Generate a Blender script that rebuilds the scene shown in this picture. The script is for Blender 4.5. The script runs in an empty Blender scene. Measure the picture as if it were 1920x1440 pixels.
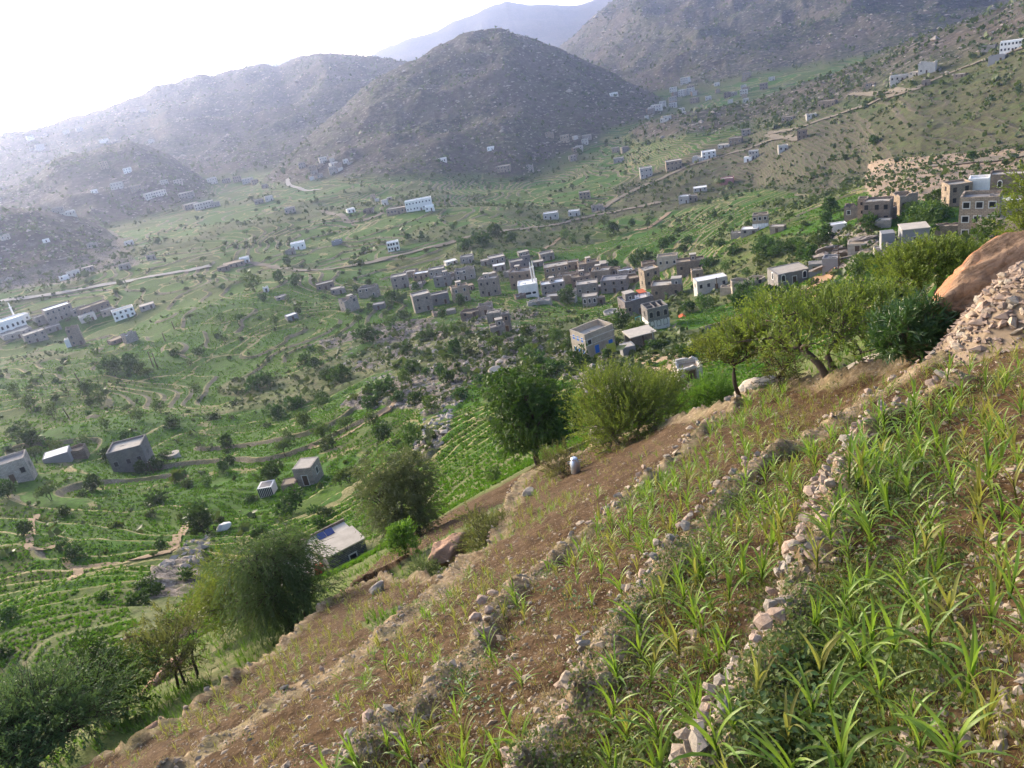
import bpy, bmesh, math, random
import numpy as np
from mathutils import Matrix, Vector, Euler
random.seed(7); RNG = np.random.default_rng(11)
SC = bpy.context.scene
COL = SC.collection
PI = math.pi
# ---------------------------------------------------------------- camera
FPX = 1450.0                      # focal length in pixels of the 1920 px wide frame
ROLL = math.radians(11.0); PITCH = math.radians(23.5)
cr, sr_, cp, sp = math.cos(ROLL), math.sin(ROLL), math.cos(PITCH), math.sin(PITCH)
R_ = np.array([1., 0, 0]); F_ = np.array([0, cp, -sp]); U_ = np.array([0, sp, cp])
cx_ = cr*R_ - sr_*U_; cy_ = sr_*R_ + cr*U_; cz_ = -F_
cam_d = bpy.data.cameras.new('camera'); cam = bpy.data.objects.new('camera', cam_d); COL.objects.link(cam)
cam.matrix_world = Matrix(((cx_[0], cy_[0], cz_[0], 0), (cx_[1], cy_[1], cz_[1], 0), (cx_[2], cy_[2], cz_[2], 0), (0, 0, 0, 1)))
cam_d.sensor_width = 36.0; cam_d.lens = 36.0*FPX/1920.0; cam_d.clip_start = 0.05; cam_d.clip_end = 20000
SC.camera = cam
# ---------------------------------------------------------------- sky, sun, exposure
SUN_EL = math.radians(17.0); SUN_AZ = math.radians(-42.0)     # azimuth from +Y towards +X
world = bpy.data.worlds.new('World'); SC.world = world; world.use_nodes = True
wn = world.node_tree; wn.nodes.clear()
sky = wn.nodes.new('ShaderNodeTexSky'); sky.sky_type = 'NISHITA'; sky.sun_disc = False
sky.sun_elevation = SUN_EL; sky.sun_rotation = SUN_AZ; sky.altitude = 1200
sky.air_density = 0.55; sky.dust_density = 4.0; sky.ozone_density = 0.0
bg = wn.nodes.new('ShaderNodeBackground'); bg.inputs['Strength'].default_value = 0.15
wo = wn.nodes.new('ShaderNodeOutputWorld')
wn.links.new(sky.outputs[0], bg.inputs[0]); wn.links.new(bg.outputs[0], wo.inputs[0])
sun_d = bpy.data.lights.new('sun', 'SUN'); sun_d.energy = 1.25; sun_d.angle = math.radians(18); sun_d.color = (1.0, 0.87, 0.66)
sun = bpy.data.objects.new('sun', sun_d); COL.objects.link(sun)
sdir = Vector((math.sin(SUN_AZ)*math.cos(SUN_EL), math.cos(SUN_AZ)*math.cos(SUN_EL), math.sin(SUN_EL)))
sun.rotation_euler = sdir.to_track_quat('Z', 'Y').to_euler()
SC.view_settings.view_transform = 'Standard'; SC.view_settings.look = 'None'
SC.view_settings.exposure = 2.05; SC.view_settings.gamma = 1.0; SC.view_settings.use_curve_mapping = False
SC.cycles.max_bounces = 6; SC.cycles.transparent_max_bounces = 6; SC.cycles.volume_bounces = 0
SC.cycles.diffuse_bounces = 3; SC.cycles.glossy_bounces = 2; SC.cycles.transmission_bounces = 3
# ---------------------------------------------------------------- maths helpers
def pix_dir(px, py):
    """pixel of the 1920x1440 frame -> (azimuth, elevation) of the line of sight"""
    qx = np.asarray(px, float)-960; qy = np.asarray(py, float)-720
    a = (qx*cr - qy*sr_)/FPX; b = (-qx*sr_ - qy*cr)/FPX
    y = cp + b*sp; z = -sp + b*cp
    return np.arctan2(a, y), np.arctan2(z, np.hypot(a, y))
def _hash(ix, iy, s):
    h = (ix.astype(np.int64)*374761393 + iy.astype(np.int64)*668265263 + s*1442695041) & 0xffffffff
    h = ((h ^ (h >> 13))*1274126177) & 0xffffffff
    h = h ^ (h >> 16)
    return (h & 0xffff)/65535.0
def vnoise(x, y, s=0):
    ix = np.floor(x); iy = np.floor(y); fx = x-ix; fy = y-iy
    ux = fx*fx*fx*(fx*(fx*6-15)+10); uy = fy*fy*fy*(fy*(fy*6-15)+10)
    a = _hash(ix, iy, s); b = _hash(ix+1, iy, s); c = _hash(ix, iy+1, s); d = _hash(ix+1, iy+1, s)
    return (a*(1-ux)+b*ux)*(1-uy) + (c*(1-ux)+d*ux)*uy - 0.5
def fbm(x, y, o=4, s=0, g=0.5):
    t = 0; a = 1.0
    for k in range(o):
        t = t + a*vnoise(x, y, s+k*17)
        ca, sa = 0.8, 0.6
        x, y = (ca*x-sa*y)*2.03, (sa*x+ca*y)*2.03; a *= g
    return t
def ridged(x, y, o=4, s=0):
    t = 0; a = 1.0
    for k in range(o):
        t = t + a*(0.5-np.abs(vnoise(x, y, s+k*31))*2.0)
        x, y = (0.8*x-0.6*y)*2.05, (0.6*x+0.8*y)*2.05; a *= 0.5
    return t
def sstep(a, b, x):
    t = np.clip((x-a)/(b-a), 0, 1); return t*t*(3-2*t)
def seg_dist(X, Y, pts):
    """distance to a polyline and the side (+ = left of travel), and position along it"""
    best = np.full(X.shape, 1e9); side = np.zeros(X.shape); end = np.zeros(X.shape)
    n = len(pts)-1
    for i in range(n):
        ax, ay = pts[i][:2]; bx, by = pts[i+1][:2]
        dx, dy = bx-ax, by-ay; L2 = dx*dx+dy*dy+1e-9
        t = ((X-ax)*dx+(Y-ay)*dy)/L2; tc = np.clip(t, 0, 1)
        d = np.hypot(X-ax-tc*dx, Y-ay-tc*dy)
        m = d < best
        best = np.where(m, d, best)
        side = np.where(m, np.sign((Y-ay)*dx-(X-ax)*dy), side)
        e = np.zeros(X.shape)
        if i == 0: e = np.maximum(e, np.clip(-t*math.sqrt(L2), 0, None))
        if i == n-1: e = np.maximum(e, np.clip((t-1)*math.sqrt(L2), 0, None))
        end = np.where(m, e, end)
    return best, side, end
# ================================================================ TERRAIN
# one height field round the viewpoint: a hillside at 31 degrees, a terraced valley, hills and ranges
PLANE = (-2.74, 0.307, -0.511)
def plane_z(x, y): return PLANE[0]+PLANE[1]*x+PLANE[2]*y
CTRL = []                                         # x, y, z
def cpix(px, py, d):
    a, e = pix_dir(px, py); CTRL.append((d*math.cos(e)*math.sin(a), d*math.cos(e)*math.cos(a), d*math.sin(e)))
for r in (2, 5, 10, 18, 30, 45, 62):
    for a in (-60, -42, -25, -8, 8, 25, 42, 60):
        if r > 40 and a > 24: continue
        x, y = r*math.sin(math.radians(a)), r*math.cos(math.radians(a)); CTRL.append((x, y, plane_z(x, y)))
for a, r, z in ((27, 45, -21), (27, 62, -27.5), (33, 42, -17.5), (33, 62, -25), (33, 90, -33), (40, 45, -17), (40, 90, -31), (48, 50, -16), (48, 90, -27), (60, 60, -12), (27, 90, -36)):
    CTRL.append((r*math.sin(math.radians(a)), r*math.cos(math.radians(a)), z))
for p in [(1130,650,188),(250,880,200),(570,890,150),(620,1030,92),(30,890,195),(1000,550,335),(1340,535,255),(1500,520,220),
          (1690,490,160),(1820,440,160),(1640,410,215),(1420,425,300),(1700,330,330),(1500,390,380),(1300,420,440),(1100,450,450),
          (900,470,440),(700,520,430),(500,560,400),(300,620,400),(100,620,470),(100,760,300),(400,760,270),(700,750,190),(850,650,235),
          (100,1000,140),(50,1200,85),(300,470,640),(0,520,690),(785,390,610),(600,400,690),(1000,330,820),(1200,330,640),(300,800,235),
          (1900,330,300),(1900,420,190),(700,900,120),(1250,620,190),(1000,700,150),(1450,620,130)]: cpix(*p)
for r, z in ((1100, -104), (1600, -104), (2600, -90), (4200, -70), (6800, -40)):
    for a in (-60, -40, -20, 0, 20, 40, 60):
        CTRL.append((r*math.sin(math.radians(a)), r*math.cos(math.radians(a)), z))
for a, r, z in ((-60, 150, -62), (-60, 300, -82), (-60, 600, -95), (60, 150, -20), (60, 300, -30), (60, 600, -20), (48, 300, -48), (48, 160, -36)):
    CTRL.append((r*math.sin(math.radians(a)), r*math.cos(math.radians(a)), z))
CTRL = np.array(CTRL)
def uv_of(x, y): return np.arctan2(x, y)*2.2, np.log(np.hypot(x, y)+3.0)
_cu, _cv = uv_of(CTRL[:, 0], CTRL[:, 1])
def _phi(d2): return 0.5*d2*np.log(d2+1e-12)
_n = len(CTRL)
_A = np.zeros((_n+3, _n+3)); _A[:_n, :_n] = _phi((_cu[:, None]-_cu)**2+(_cv[:, None]-_cv)**2)+np.eye(_n)*0.002
_A[:_n, _n] = 1; _A[:_n, _n+1] = _cu; _A[:_n, _n+2] = _cv; _A[_n:, :_n] = _A[:_n, _n:].T
_w = np.linalg.solve(_A, np.concatenate([CTRL[:, 2]-plane_z(CTRL[:, 0], CTRL[:, 1])*np.exp(-np.hypot(CTRL[:, 0], CTRL[:, 1])/120.0), np.zeros(3)]))
def base_z(X, Y):
    u, v = uv_of(X, Y); s = _w[_n]+_w[_n+1]*u+_w[_n+2]*v
    for i in range(_n): s = s+_w[i]*_phi((u-_cu[i])**2+(v-_cv[i])**2)
    return s+plane_z(X, Y)*np.exp(-np.hypot(X, Y)/120.0)
# hill and range crests: pixels of the skyline, crest distance, foot distance, foot height, flank shape
HILLS = [
 ('near_left', [(-500,420),(0,385),(60,388),(150,405),(200,430),(250,470),(300,505),(360,560)], [830]*8, 620, -99, 0.9),
 ('mid_left', [(-400,420),(-50,380),(60,335),(100,300),(180,278),(240,264),(310,285),(370,322),(420,345),(500,400)], [1250]*10, 900, -104, 0.9),
 ('left_ridge', [(-900,420),(-300,330),(-100,285),(0,252),(90,235),(140,218),(180,207),(240,186),(262,180),(290,160),(330,152),(370,139),(385,138),(400,141),(480,120),(490,118),(520,122),(560,103),(600,99),(640,101),(700,103),(760,112),(840,125),(950,200),(1050,290)], [2300]*17+[2200,2100,2050,2000,1900,1800,1700,1600], 1150, -100, 0.95),
 ('cone', [(440,380),(500,330),(560,275),(600,235),(650,190),(700,150),(785,106),(830,79),(870,60),(900,53),(935,50),(970,61),(1000,70),(1040,85),(1100,113),(1150,135),(1200,163),(1250,188),(1300,205),(1380,240)], [1000,1050,1120,1180,1230,1260,1280]+[1290]*6+[1280,1260,1230,1190,1150,1100,1050], 800, -98, 0.85),
 ('far', [(560,180),(680,112),(710,95),(760,74),(800,64),(815,60),(850,40),(865,36),(890,26),(915,12),(950,2),(980,8),(1030,8),(1080,9),(1120,-5),(1200,-30),(1400,-80),(1900,-160)], [5200]*18, 3600, -60, 0.8),
 ('faint', [(380,165),(430,141),(470,118),(510,97),(540,100),(570,115),(640,150)], [6300]*7, 5400, -60, 0.8),
 ('right_range', [(980,200),(1020,130),(1050,88),(1070,70),(1100,42),(1130,12),(1150,0),(1200,-40),(1300,-95),(1500,-160),(2000,-300),(2600,-420)], [2300,2350,2400]+[2450]*9, 1150, -106, 1.0),
 ('right_hill', [(1120,300),(1200,235),(1260,212),(1300,204),(1350,200),(1400,193),(1480,165),(1560,138),(1640,104),(1720,68),(1800,42),(1870,14),(1960,-25),(2100,-90),(2500,-200)], [900,880,860,850,840,830,810,790,770,750,735,720,710,700,690], None, -85, 0.9),
]
NC, NR = 700, 960
AZ0, AZ1 = math.radians(-64), math.radians(62)
R0, R1 = 0.7, 7600.0
# column spacing finer inside the field of view
_t = np.linspace(0, 1, NC); AZ = np.interp(_t, [0, .06, .94, 1], [AZ0, math.radians(-47), math.radians(45), AZ1])
_s = np.linspace(0, 1, NR); LR = np.interp(_s, [0, .10, .30, .83, .94, 1], np.log([R0, 3.2, 62, 800, 2500, R1])); RR = np.exp(LR)
A2, L2_ = np.meshgrid(AZ, LR); RG = np.exp(L2_); X = RG*np.sin(A2); Y = RG*np.cos(A2)
H = base_z(X, Y)
far = sstep(90, 260, RG)
H = H + far*(fbm(X/130, Y/130, 3, 5)*7.0 + fbm(X/42, Y/42, 2, 9)*2.2)*(1-0.55*sstep(0, 40, np.abs(RG-9999)*0)) \
      + sstep(28, 80, RG)*(1-far)*fbm(X/22, Y/22, 3, 3)*2.2
MT = np.zeros_like(H); HID = np.zeros_like(H)            # mountain mask, nearest hill id
HB = H.copy()
for k, (nm, crest, rcs, rb, zb, shp) in enumerate(HILLS):
    a, e = pix_dir([c[0] for c in crest], [c[1] for c in crest]); o = np.argsort(a)
    ea = np.interp(AZ, a[o], e[o]); rc = np.interp(AZ, a[o], np.array(rcs, float)[o])
    inside = sstep(a.min()-0.05, a.min()+0.02, AZ)*(1-sstep(a.max()-0.02, a.max()+0.05, AZ))
    if rb is None: rbv = np.interp(AZ, np.radians([8, 15, 24, 30, 36, 50]), [780, 590, 440, 385, 360, 350])
    else: rbv = np.full(NC, float(rb))
    if nm == 'cone':
        rbv = np.interp(AZ, np.radians([-17, -8, -2, 4, 9, 14]), [860, 820, 780, 800, 850, 900])
    ec = np.tan(ea)*rc
    ro = rbv*(1+0.05*vnoise(AZ*18, AZ*0+k, 50+k))
    ri_ = np.interp(np.log(ro), LR, np.arange(NR)).astype(int); zb = HB[ri_, np.arange(NC)]-1.5
    t = (RG-ro)/(rc-ro)
    w_ = {'near_left':60,'mid_left':110,'left_ridge':240,'cone':110,'far':500,'faint':500,'right_range':240,'right_hill':110}[nm]
    up = np.clip(t, 0, 1)
    prof = (up**shp)*0.75 + 0.25*sstep(0, 1, up)
    zh = zb+(ec-zb)*prof
    back = np.clip(t-1, 0, None)*(rc-ro)
    zh = zh-back*0.55
    amp = (ec-zb)*0.16
    rug = ridged(X/w_+k*7.3, Y/w_, 5, 60+k)-0.35
    zh = zh + amp*rug*sstep(0.02, 0.30, up)*(1-0.85*sstep(0.80, 1.0, up))*np.where(t > 1, 0.2, 1)
    zh = zh + fbm(X/28, Y/28, 4, 90+k)*np.clip(RG/1000, .4, 2.2)*3.0*sstep(0.0, 0.1, up)
    zh = np.where(t < -0.02, -1e4, zh)*inside + (1-inside)*-1e4
    m = zh > H
    wgt = sstep(-4, 14, zh-H)
    if nm != 'right_hill': MT = np.where(m, np.maximum(MT*0, wgt), MT)
    else: MT = np.where(m, wgt*sstep(0.30, 0.75, up)*0.8, MT)
    HID = np.where(m, k+1, HID); H = np.where(m, zh, H)
# ---- terraces
fade_near = sstep(55, 105, RG)
flank = (HID == 8)
step = 1.15 + 0.9*sstep(60, 20, RG)*0 + 0.5*sstep(0, 1, (H+85)/30.0)*(RG > 60) - flank*0.3
HS = H.copy()
th = (H+130)/step + sstep(70, 170, RG)*(1-flank)*(4.6*fbm(X/64, Y/64, 2, 33) + 1.5*fbm(X/30, Y/30, 2, 37))*(1-.35*sstep(500, 900, RG)) + 0.5*fbm(X/55, Y/55, 2, 35)
gr = np.gradient(th, axis=0)/(np.gradient(RG, axis=0)+1e-9); ga = np.gradient(th, axis=1)/(RG*np.gradient(A2, axis=1)+1e-9)
gth = np.hypot(gr, ga)
rf = np.clip((0.75+0.0018*RG)*gth, 0.05, 0.40)
# rocky, scrubby ground that was never levelled
rocky = fbm(X/75, Y/75, 4, 71)
TM = (1-sstep(0.20, 0.32, rocky))*fade_near*(1-MT)*(1-sstep(1000, 1500, RG))
def pmask(poly, soft=1.0):
    """mask of a polygon given by image points of the ground, tested by azimuth / elevation"""
    a, e = pix_dir([p[0] for p in poly], [p[1] for p in poly])
    E_ = np.arctan2(HS, RG); inside = np.zeros(H.shape, bool); j = len(a)-1
    for i in range(len(a)):
        c = ((e[i] > E_) != (e[j] > E_)) & (A2 < (a[j]-a[i])*(E_-e[i])/(e[j]-e[i]+1e-12)+a[i]); inside ^= c; j = i
    return inside
ROCKZ = [[(640,760),(760,640),(900,600),(1010,560),(1000,640),(930,680),(880,720),(830,830),(800,860),(770,840),(800,760),(720,760)],
         [(600,640),(700,610),(860,590),(960,570),(940,610),(800,640),(700,700),(640,700)],
         [(860,690),(960,640),(1080,620),(1200,700),(1280,690),(1300,740),(1180,780),(1040,700),(960,720)],
         [(1530,470),(1560,430),(1640,420),(1660,470),(1600,500),(1560,500)],
         [(230,1140),(300,1060),(350,1010),(400,1000),(360,1100),(280,1200)],
         [(0,400),(120,395),(230,450),(260,500),(120,530),(0,545)]]
RK = np.zeros_like(H)
for z_ in ROCKZ: RK = np.maximum(RK, pmask(z_)*1.0)
FLK = pmask([(1150,350),(1300,288),(1420,240),(1560,160),(1700,70),(1925,-20),(1925,285),(1800,292),(1640,318),(1600,345),(1540,368),(1420,352),(1340,372),(1285,392),(1190,400),(1080,428),(1000,440),(1080,408),(1170,385)])*(RG > 260)*(RG < 1100)*1.0
BR = pmask([(1630,300),(1920,278),(1930,330),(1880,350),(1790,372),(1720,385),(1640,375),(1620,345)])*(RG > 240)*(RG < 480)
for arr in (RK,):
    for _ in range(3):
        arr[1:-1, 1:-1] = (arr[1:-1, 1:-1]*2+arr[:-2, 1:-1]+arr[2:, 1:-1]+arr[1:-1, :-2]+arr[1:-1, 2:])/6
BR = BR.astype(float)
for _ in range(4): FLK[1:-1, 1:-1] = (FLK[1:-1, 1:-1]*2+FLK[:-2, 1:-1]+FLK[2:, 1:-1]+FLK[1:-1, :-2]+FLK[1:-1, 2:])/6
for _ in range(3): BR[1:-1, 1:-1] = (BR[1:-1, 1:-1]*2+BR[:-2, 1:-1]+BR[2:, 1:-1]+BR[1:-1, :-2]+BR[1:-1, 2:])/6
RK = np.clip(RK + 0.9*sstep(-0.12, 0.2, fbm(X/18, Y/18, 3, 45))*(RK > 0.02) - 0.60*(RK > 0.02)*(RG < 600), 0, 1)
TM = TM*(1-0.5*RK)*(1-0.6*BR)
f_ = th-np.floor(th)
riser = np.clip((f_-(1-rf))/rf, 0, 1)
stair = 0.18*np.clip(f_/(1-rf), 0, 1)*0.9 + (1-0.162)*riser
H = H + step*(stair-f_)*TM
H = H + RK*(np.abs(fbm(X/7, Y/7, 4, 21))*2.6-0.3)*sstep(30, 80, RG)
H = H + sstep(60, 150, RG)*(1-TM)*(1-MT)*fbm(X/9, Y/9, 3, 66)*0.9
# ---- the terrace walls of the near hillside (image points of each wall on the hillside plane)
WALL_PX = {
 0: [(150,1440),(250,1395),(360,1330),(480,1250),(560,1180),(640,1110),(720,1080),(830,1060)],
 1: [(350,1440),(450,1370),(640,1255),(750,1177),(847,1070),(912,1000),(985,895),(1090,852),(1200,808),(1340,776),(1450,742),(1560,718),(1690,685),(1780,640)],
 2: [(690,1440),(740,1380),(787,1357),(853,1273),(887,1240),(923,1180),(997,1107),(1103,1015),(1140,987),(1190,940),(1290,850),(1370,790),(1430,755)],
 3: [(1010,1440),(1050,1380),(1093,1303),(1173,1177),(1240,1090),(1300,1010),(1370,930),(1463,863),(1530,830),(1593,780),(1640,750),(1750,700)],
 4: [(1360,1440),(1420,1330),(1440,1260),(1480,1180),(1510,1090),(1545,1020),(1563,937),(1590,887),(1627,843),(1690,803),(1790,752)]}
WALL_H = {0: 1.5, 1: 1.0, 2: 0.55, 3: 0.5, 4: 0.55}
def on_plane(px, py):
    a, e = pix_dir(px, py); k = math.tan(e)-PLANE[1]*math.sin(a)-PLANE[2]*math.cos(a); r = PLANE[0]/k
    return (r*math.sin(a), r*math.cos(a))
WALLS = {}
for k, p in WALL_PX.items():
    w = [on_plane(*q) for q in p]
    d0 = np.array(w[0])-np.array(w[1]); d0 /= np.hypot(*d0)
    WALLS[k] = ([tuple(np.array(w[0])+d0*2.5)] if k else [tuple(np.array(w[0])+d0*1.0)])+w
FG = np.zeros_like(H); BANK = np.zeros_like(H)
nr = int(np.searchsorted(RR, 60.0)); Xn, Yn = X[:nr], Y[:nr]
# unevenness of tilled earth
near = 1-sstep(30, 60, RG[:nr])
H[:nr] += near*(fbm(Xn/2.3, Yn/2.3, 3, 12)*0.22 + fbm(Xn/0.35, Yn/0.35, 3, 14)*0.085)
jit = fbm(Xn/0.7, Yn/0.7, 3, 19)*0.35
fgd = None
for k, w in WALLS.items():
    d, sd, en = seg_dist(Xn, Yn, w)
    s = d*sd + jit*0.5                                  # + = downhill of the wall line
    fade = np.exp(-(en/0.8)**2)
    ku = .12 if k < 2 else .5
    up = ku*np.exp(-np.clip(-s, 0, None)/0.9); dn = -(1-ku)*np.exp(-np.clip(s, 0, None)/(0.9 if k > 1 else 2.2))
    t = sstep(-0.02, 0.20, s)
    H[:nr] += WALL_H[k]*fade*(up*(1-t)+dn*t)
    H[:nr] += fade*0.20*np.exp(-((s+0.12)/0.25)**2)*(0.6+1.2*fbm(Xn/0.5, Yn/0.5, 2, 23))
    wd = {0: .45, 1: .85, 2: .48, 3: .45, 4: .34}[k]
    BANK[:nr] = np.maximum(BANK[:nr], fade*np.exp(-((s-0.05)/wd)**2))
    if k == 1: s1 = s
    if k == 0: s0, e0 = s, en
FG[:nr] = np.maximum(sstep(0.35, -0.25, s1), sstep(0.35, -0.25, s0)*(s1 < 12)*(e0 < 0.3))*(1-sstep(36, 48, RG[:nr]))
BANK *= (1-sstep(36, 48, RG))
H[:nr] += BANK[:nr]*(fbm(Xn/.16, Yn/.16, 3, 27)*.065+np.abs(fbm(Xn/.45, Yn/.45, 3, 29))*.07)
def colrow(x, y):
    a = math.atan2(x, y); l = math.log(max(math.hypot(x, y), R0*1.01))
    return np.interp(a, AZ, np.arange(NC)), np.interp(l, LR, np.arange(NR))
def ground(x, y, arr=None):
    """height of the finished ground at x, y"""
    Z = H if arr is None else arr
    c, r = colrow(x, y); c0 = min(int(c), NC-2); r0 = min(int(r), NR-2); fc, fr = c-c0, r-r0
    return float((Z[r0, c0]*(1-fc)+Z[r0, c0+1]*fc)*(1-fr)+(Z[r0+1, c0]*(1-fc)+Z[r0+1, c0+1]*fc)*fr)
def ground_v(x, y, arr=None):
    Z = H if arr is None else arr
    x = np.asarray(x, float); y = np.asarray(y, float)
    c = np.interp(np.arctan2(x, y), AZ, np.arange(NC)); r = np.interp(np.log(np.maximum(np.hypot(x, y), R0)), LR, np.arange(NR))
    c0 = np.minimum(c.astype(int), NC-2); r0 = np.minimum(r.astype(int), NR-2); fc, fr = c-c0, r-r0
    return (Z[r0, c0]*(1-fc)+Z[r0, c0+1]*fc)*(1-fr)+(Z[r0+1, c0]*(1-fc)+Z[r0+1, c0+1]*fc)*fr
def at(px, py, rmin=1.5):
    """the ground point seen at a pixel of the photograph"""
    a, e = pix_dir(px, py); c = np.interp(a, AZ, np.arange(NC)); c0 = min(int(c), NC-2); fc = c-c0
    prof = H[:, c0]*(1-fc)+H[:, c0+1]*fc
    dlt = RR*math.tan(e)-prof; ok = np.where((dlt <= 0) & (RR > rmin))[0]
    if not len(ok): r = RR[-1]*0.7
    else:
        i = ok[0]
        if i == 0 or dlt[i-1] <= 0: r = RR[i]
        else: r = RR[i-1]+(RR[i]-RR[i-1])*dlt[i-1]/(dlt[i-1]-dlt[i])
    return Vector((r*math.sin(a), r*math.cos(a), r*math.tan(e)))
# ================================================================ MATERIALS
class NT:
    """small helper to write node trees as code"""
    def __init__(s, name):
        s.m = bpy.data.materials.new(name); s.m.use_nodes = True; s.t = s.m.node_tree; s.t.nodes.clear()
        s.out = s.t.nodes.new('ShaderNodeOutputMaterial'); s._co = None
    def n(s, typ, **kw):
        nd = s.t.nodes.new('ShaderNode'+typ)
        for k, v in kw.items():
            if k.startswith('i_'):
                key = k[2:]; key = int(key) if key.isdigit() else key.replace('_', ' ')
                s.put(nd.inputs[key], v)
            else: setattr(nd, k, v)
        return nd
    def put(s, sock, v):
        if isinstance(v, bpy.types.NodeSocket): s.t.links.new(v, sock)
        elif isinstance(v, (tuple, list)) and sock.type == 'RGBA': sock.default_value = tuple(v)+((1,) if len(v) == 3 else ())
        else: sock.default_value = v
    def pos(s):
        if s._co is None: s._co = s.n('NewGeometry').outputs['Position']
        return s._co
    def obj(s): return s.n('TexCoord').outputs['Object']
    def math(s, op, a, b=0.0, c=None, clamp=False):
        nd = s.n('Math', operation=op, use_clamp=clamp); s.put(nd.inputs[0], a); s.put(nd.inputs[1], b)
        if c is not None: s.put(nd.inputs[2], c)
        return nd.outputs[0]
    def noise(s, v, scale, detail=4, rough=0.55, dist=0.0, out='Fac'):
        nd = s.n('TexNoise'); s.put(nd.inputs['Vector'], v); nd.inputs['Scale'].default_value = scale
        nd.inputs['Detail'].default_value = detail; nd.inputs['Roughness'].default_value = rough; nd.inputs['Distortion'].default_value = dist
        return nd.outputs[out]
    def vor(s, v, scale, feature='F1', out='Distance', rnd=1.0):
        nd = s.n('TexVoronoi', feature=feature); s.put(nd.inputs['Vector'], v); nd.inputs['Scale'].default_value = scale
        nd.inputs['Randomness'].default_value = rnd
        return nd.outputs[out]
    def ramp(s, fac, stops, interp='LINEAR'):
        nd = s.n('ValToRGB'); cr_ = nd.color_ramp; cr_.interpolation = interp
        while len(cr_.elements) > 1: cr_.elements.remove(cr_.elements[-1])
        for i, (p, c) in enumerate(stops):
            e = cr_.elements[0] if i == 0 else cr_.elements.new(p)
            e.position = p; c = c if isinstance(c, (tuple, list)) else (c, c, c); e.color = tuple(c)+(1,)
        s.put(nd.inputs[0], fac); return nd.outputs[0]
    def mix(s, f, a, b, mode='MIX'):
        nd = s.n('MixRGB', blend_type=mode); s.put(nd.inputs[0], f); s.put(nd.inputs[1], a); s.put(nd.inputs[2], b); return nd.outputs[0]
    def attr(s, name, out='Fac'): return s.n('Attribute', attribute_name=name).outputs[out]
    def scale(s, v, sc):
        nd = s.n('VectorMath', operation='MULTIPLY'); s.put(nd.inputs[0], v); nd.inputs[1].default_value = sc; return nd.outputs[0]
    def bump(s, h, strength=0.5, dist=0.05, normal=None):
        nd = s.n('Bump'); nd.inputs['Strength'].default_value = strength; nd.inputs['Distance'].default_value = dist; s.put(nd.inputs['Height'], h)
        if normal is not None: s.put(nd.inputs['Normal'], normal)
        return nd.outputs[0]
    def principled(s, col, rough=0.9, normal=None, spec=0.2, metal=0.0, **kw):
        p = s.n('BsdfPrincipled'); s.put(p.inputs['Base Color'], col); s.put(p.inputs['Roughness'], rough)
        p.inputs['Specular IOR Level'].default_value = spec; s.put(p.inputs['Metallic'], metal)
        if normal is not None: s.put(p.inputs['Normal'], normal)
        s.t.links.new(p.outputs[0], s.out.inputs[0]); return p
def mat_stone(name, c1, c2, scale=6.0, bump=0.6, stain=(0.3, 0.3, 0.3), rnd=0.25):
    n = NT(name); v = n.obj(); oi = n.n('ObjectInfo').outputs['Random']
    f = n.noise(v, scale, 6, 0.65); c = n.mix(n.ramp(f, [(0.3, 0), (0.7, 1)]), c1, c2)
    s = n.noise(v, scale*3.5, 4, 0.7); c = n.mix(n.ramp(s, [(0.52, 0), (0.68, 0.6)]), c, stain)
    hv = n.n('HueSaturation'); n.put(hv.inputs['Color'], c); n.put(hv.inputs['Value'], n.math('MULTIPLY_ADD', oi, rnd*2, 1-rnd))
    n.principled(hv.outputs[0], 0.92, n.bump(n.math('ADD', f, n.math('MULTIPLY', s, 0.5)), bump, 0.04), 0.15)
    return n.m
def mat_leaf(name, c1, c2, trans=0.35, rough=0.55, var=0.35, spec=0.25):
    """leaves: colour between c1 and c2 leaf by leaf, light passes through"""
    n = NT(name); a = n.attr('v'); oi = n.n('ObjectInfo').outputs['Random']
    c = n.mix(a, c1, c2)
    hv = n.n('HueSaturation'); n.put(hv.inputs['Color'], c); n.put(hv.inputs['Value'], n.math('MULTIPLY_ADD', oi, var*2, 1-var))
    n.put(hv.inputs['Hue'], n.math('MULTIPLY_ADD', oi, 0.04, 0.48))
    p = n.principled(hv.outputs[0], rough, None, spec)
    tr = n.n('BsdfTranslucent'); n.put(tr.inputs[0], n.mix(0.5, hv.outputs[0], (c2[0]*1.5, c2[1]*1.6, c2[2])))
    mx = n.n('MixShader'); mx.inputs[0].default_value = trans
    n.t.links.new(p.outputs[0], mx.inputs[1]); n.t.links.new(tr.outputs[0], mx.inputs[2]); n.t.links.new(mx.outputs[0], n.out.inputs[0])
    return n.m
def mat_plain(name, col, rough=0.8, var=0.15, scale=3.0, bump=0.15, spec=0.2, metal=0.0, rnd=0.0):
    n = NT(name); v = n.obj(); f = n.noise(v, scale, 5, 0.65)
    k = n.math('MULTIPLY_ADD', f, var*2, 1-var)
    if rnd: k = n.math('MULTIPLY', k, n.math('MULTIPLY_ADD', n.n('ObjectInfo').outputs['Random'], rnd*2, 1-rnd))
    hv = n.n('HueSaturation'); n.put(hv.inputs['Color'], col); n.put(hv.inputs['Value'], k)
    n.principled(hv.outputs[0], rough, n.bump(f, bump, 0.02) if bump else None, spec, metal); return n.m
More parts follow.
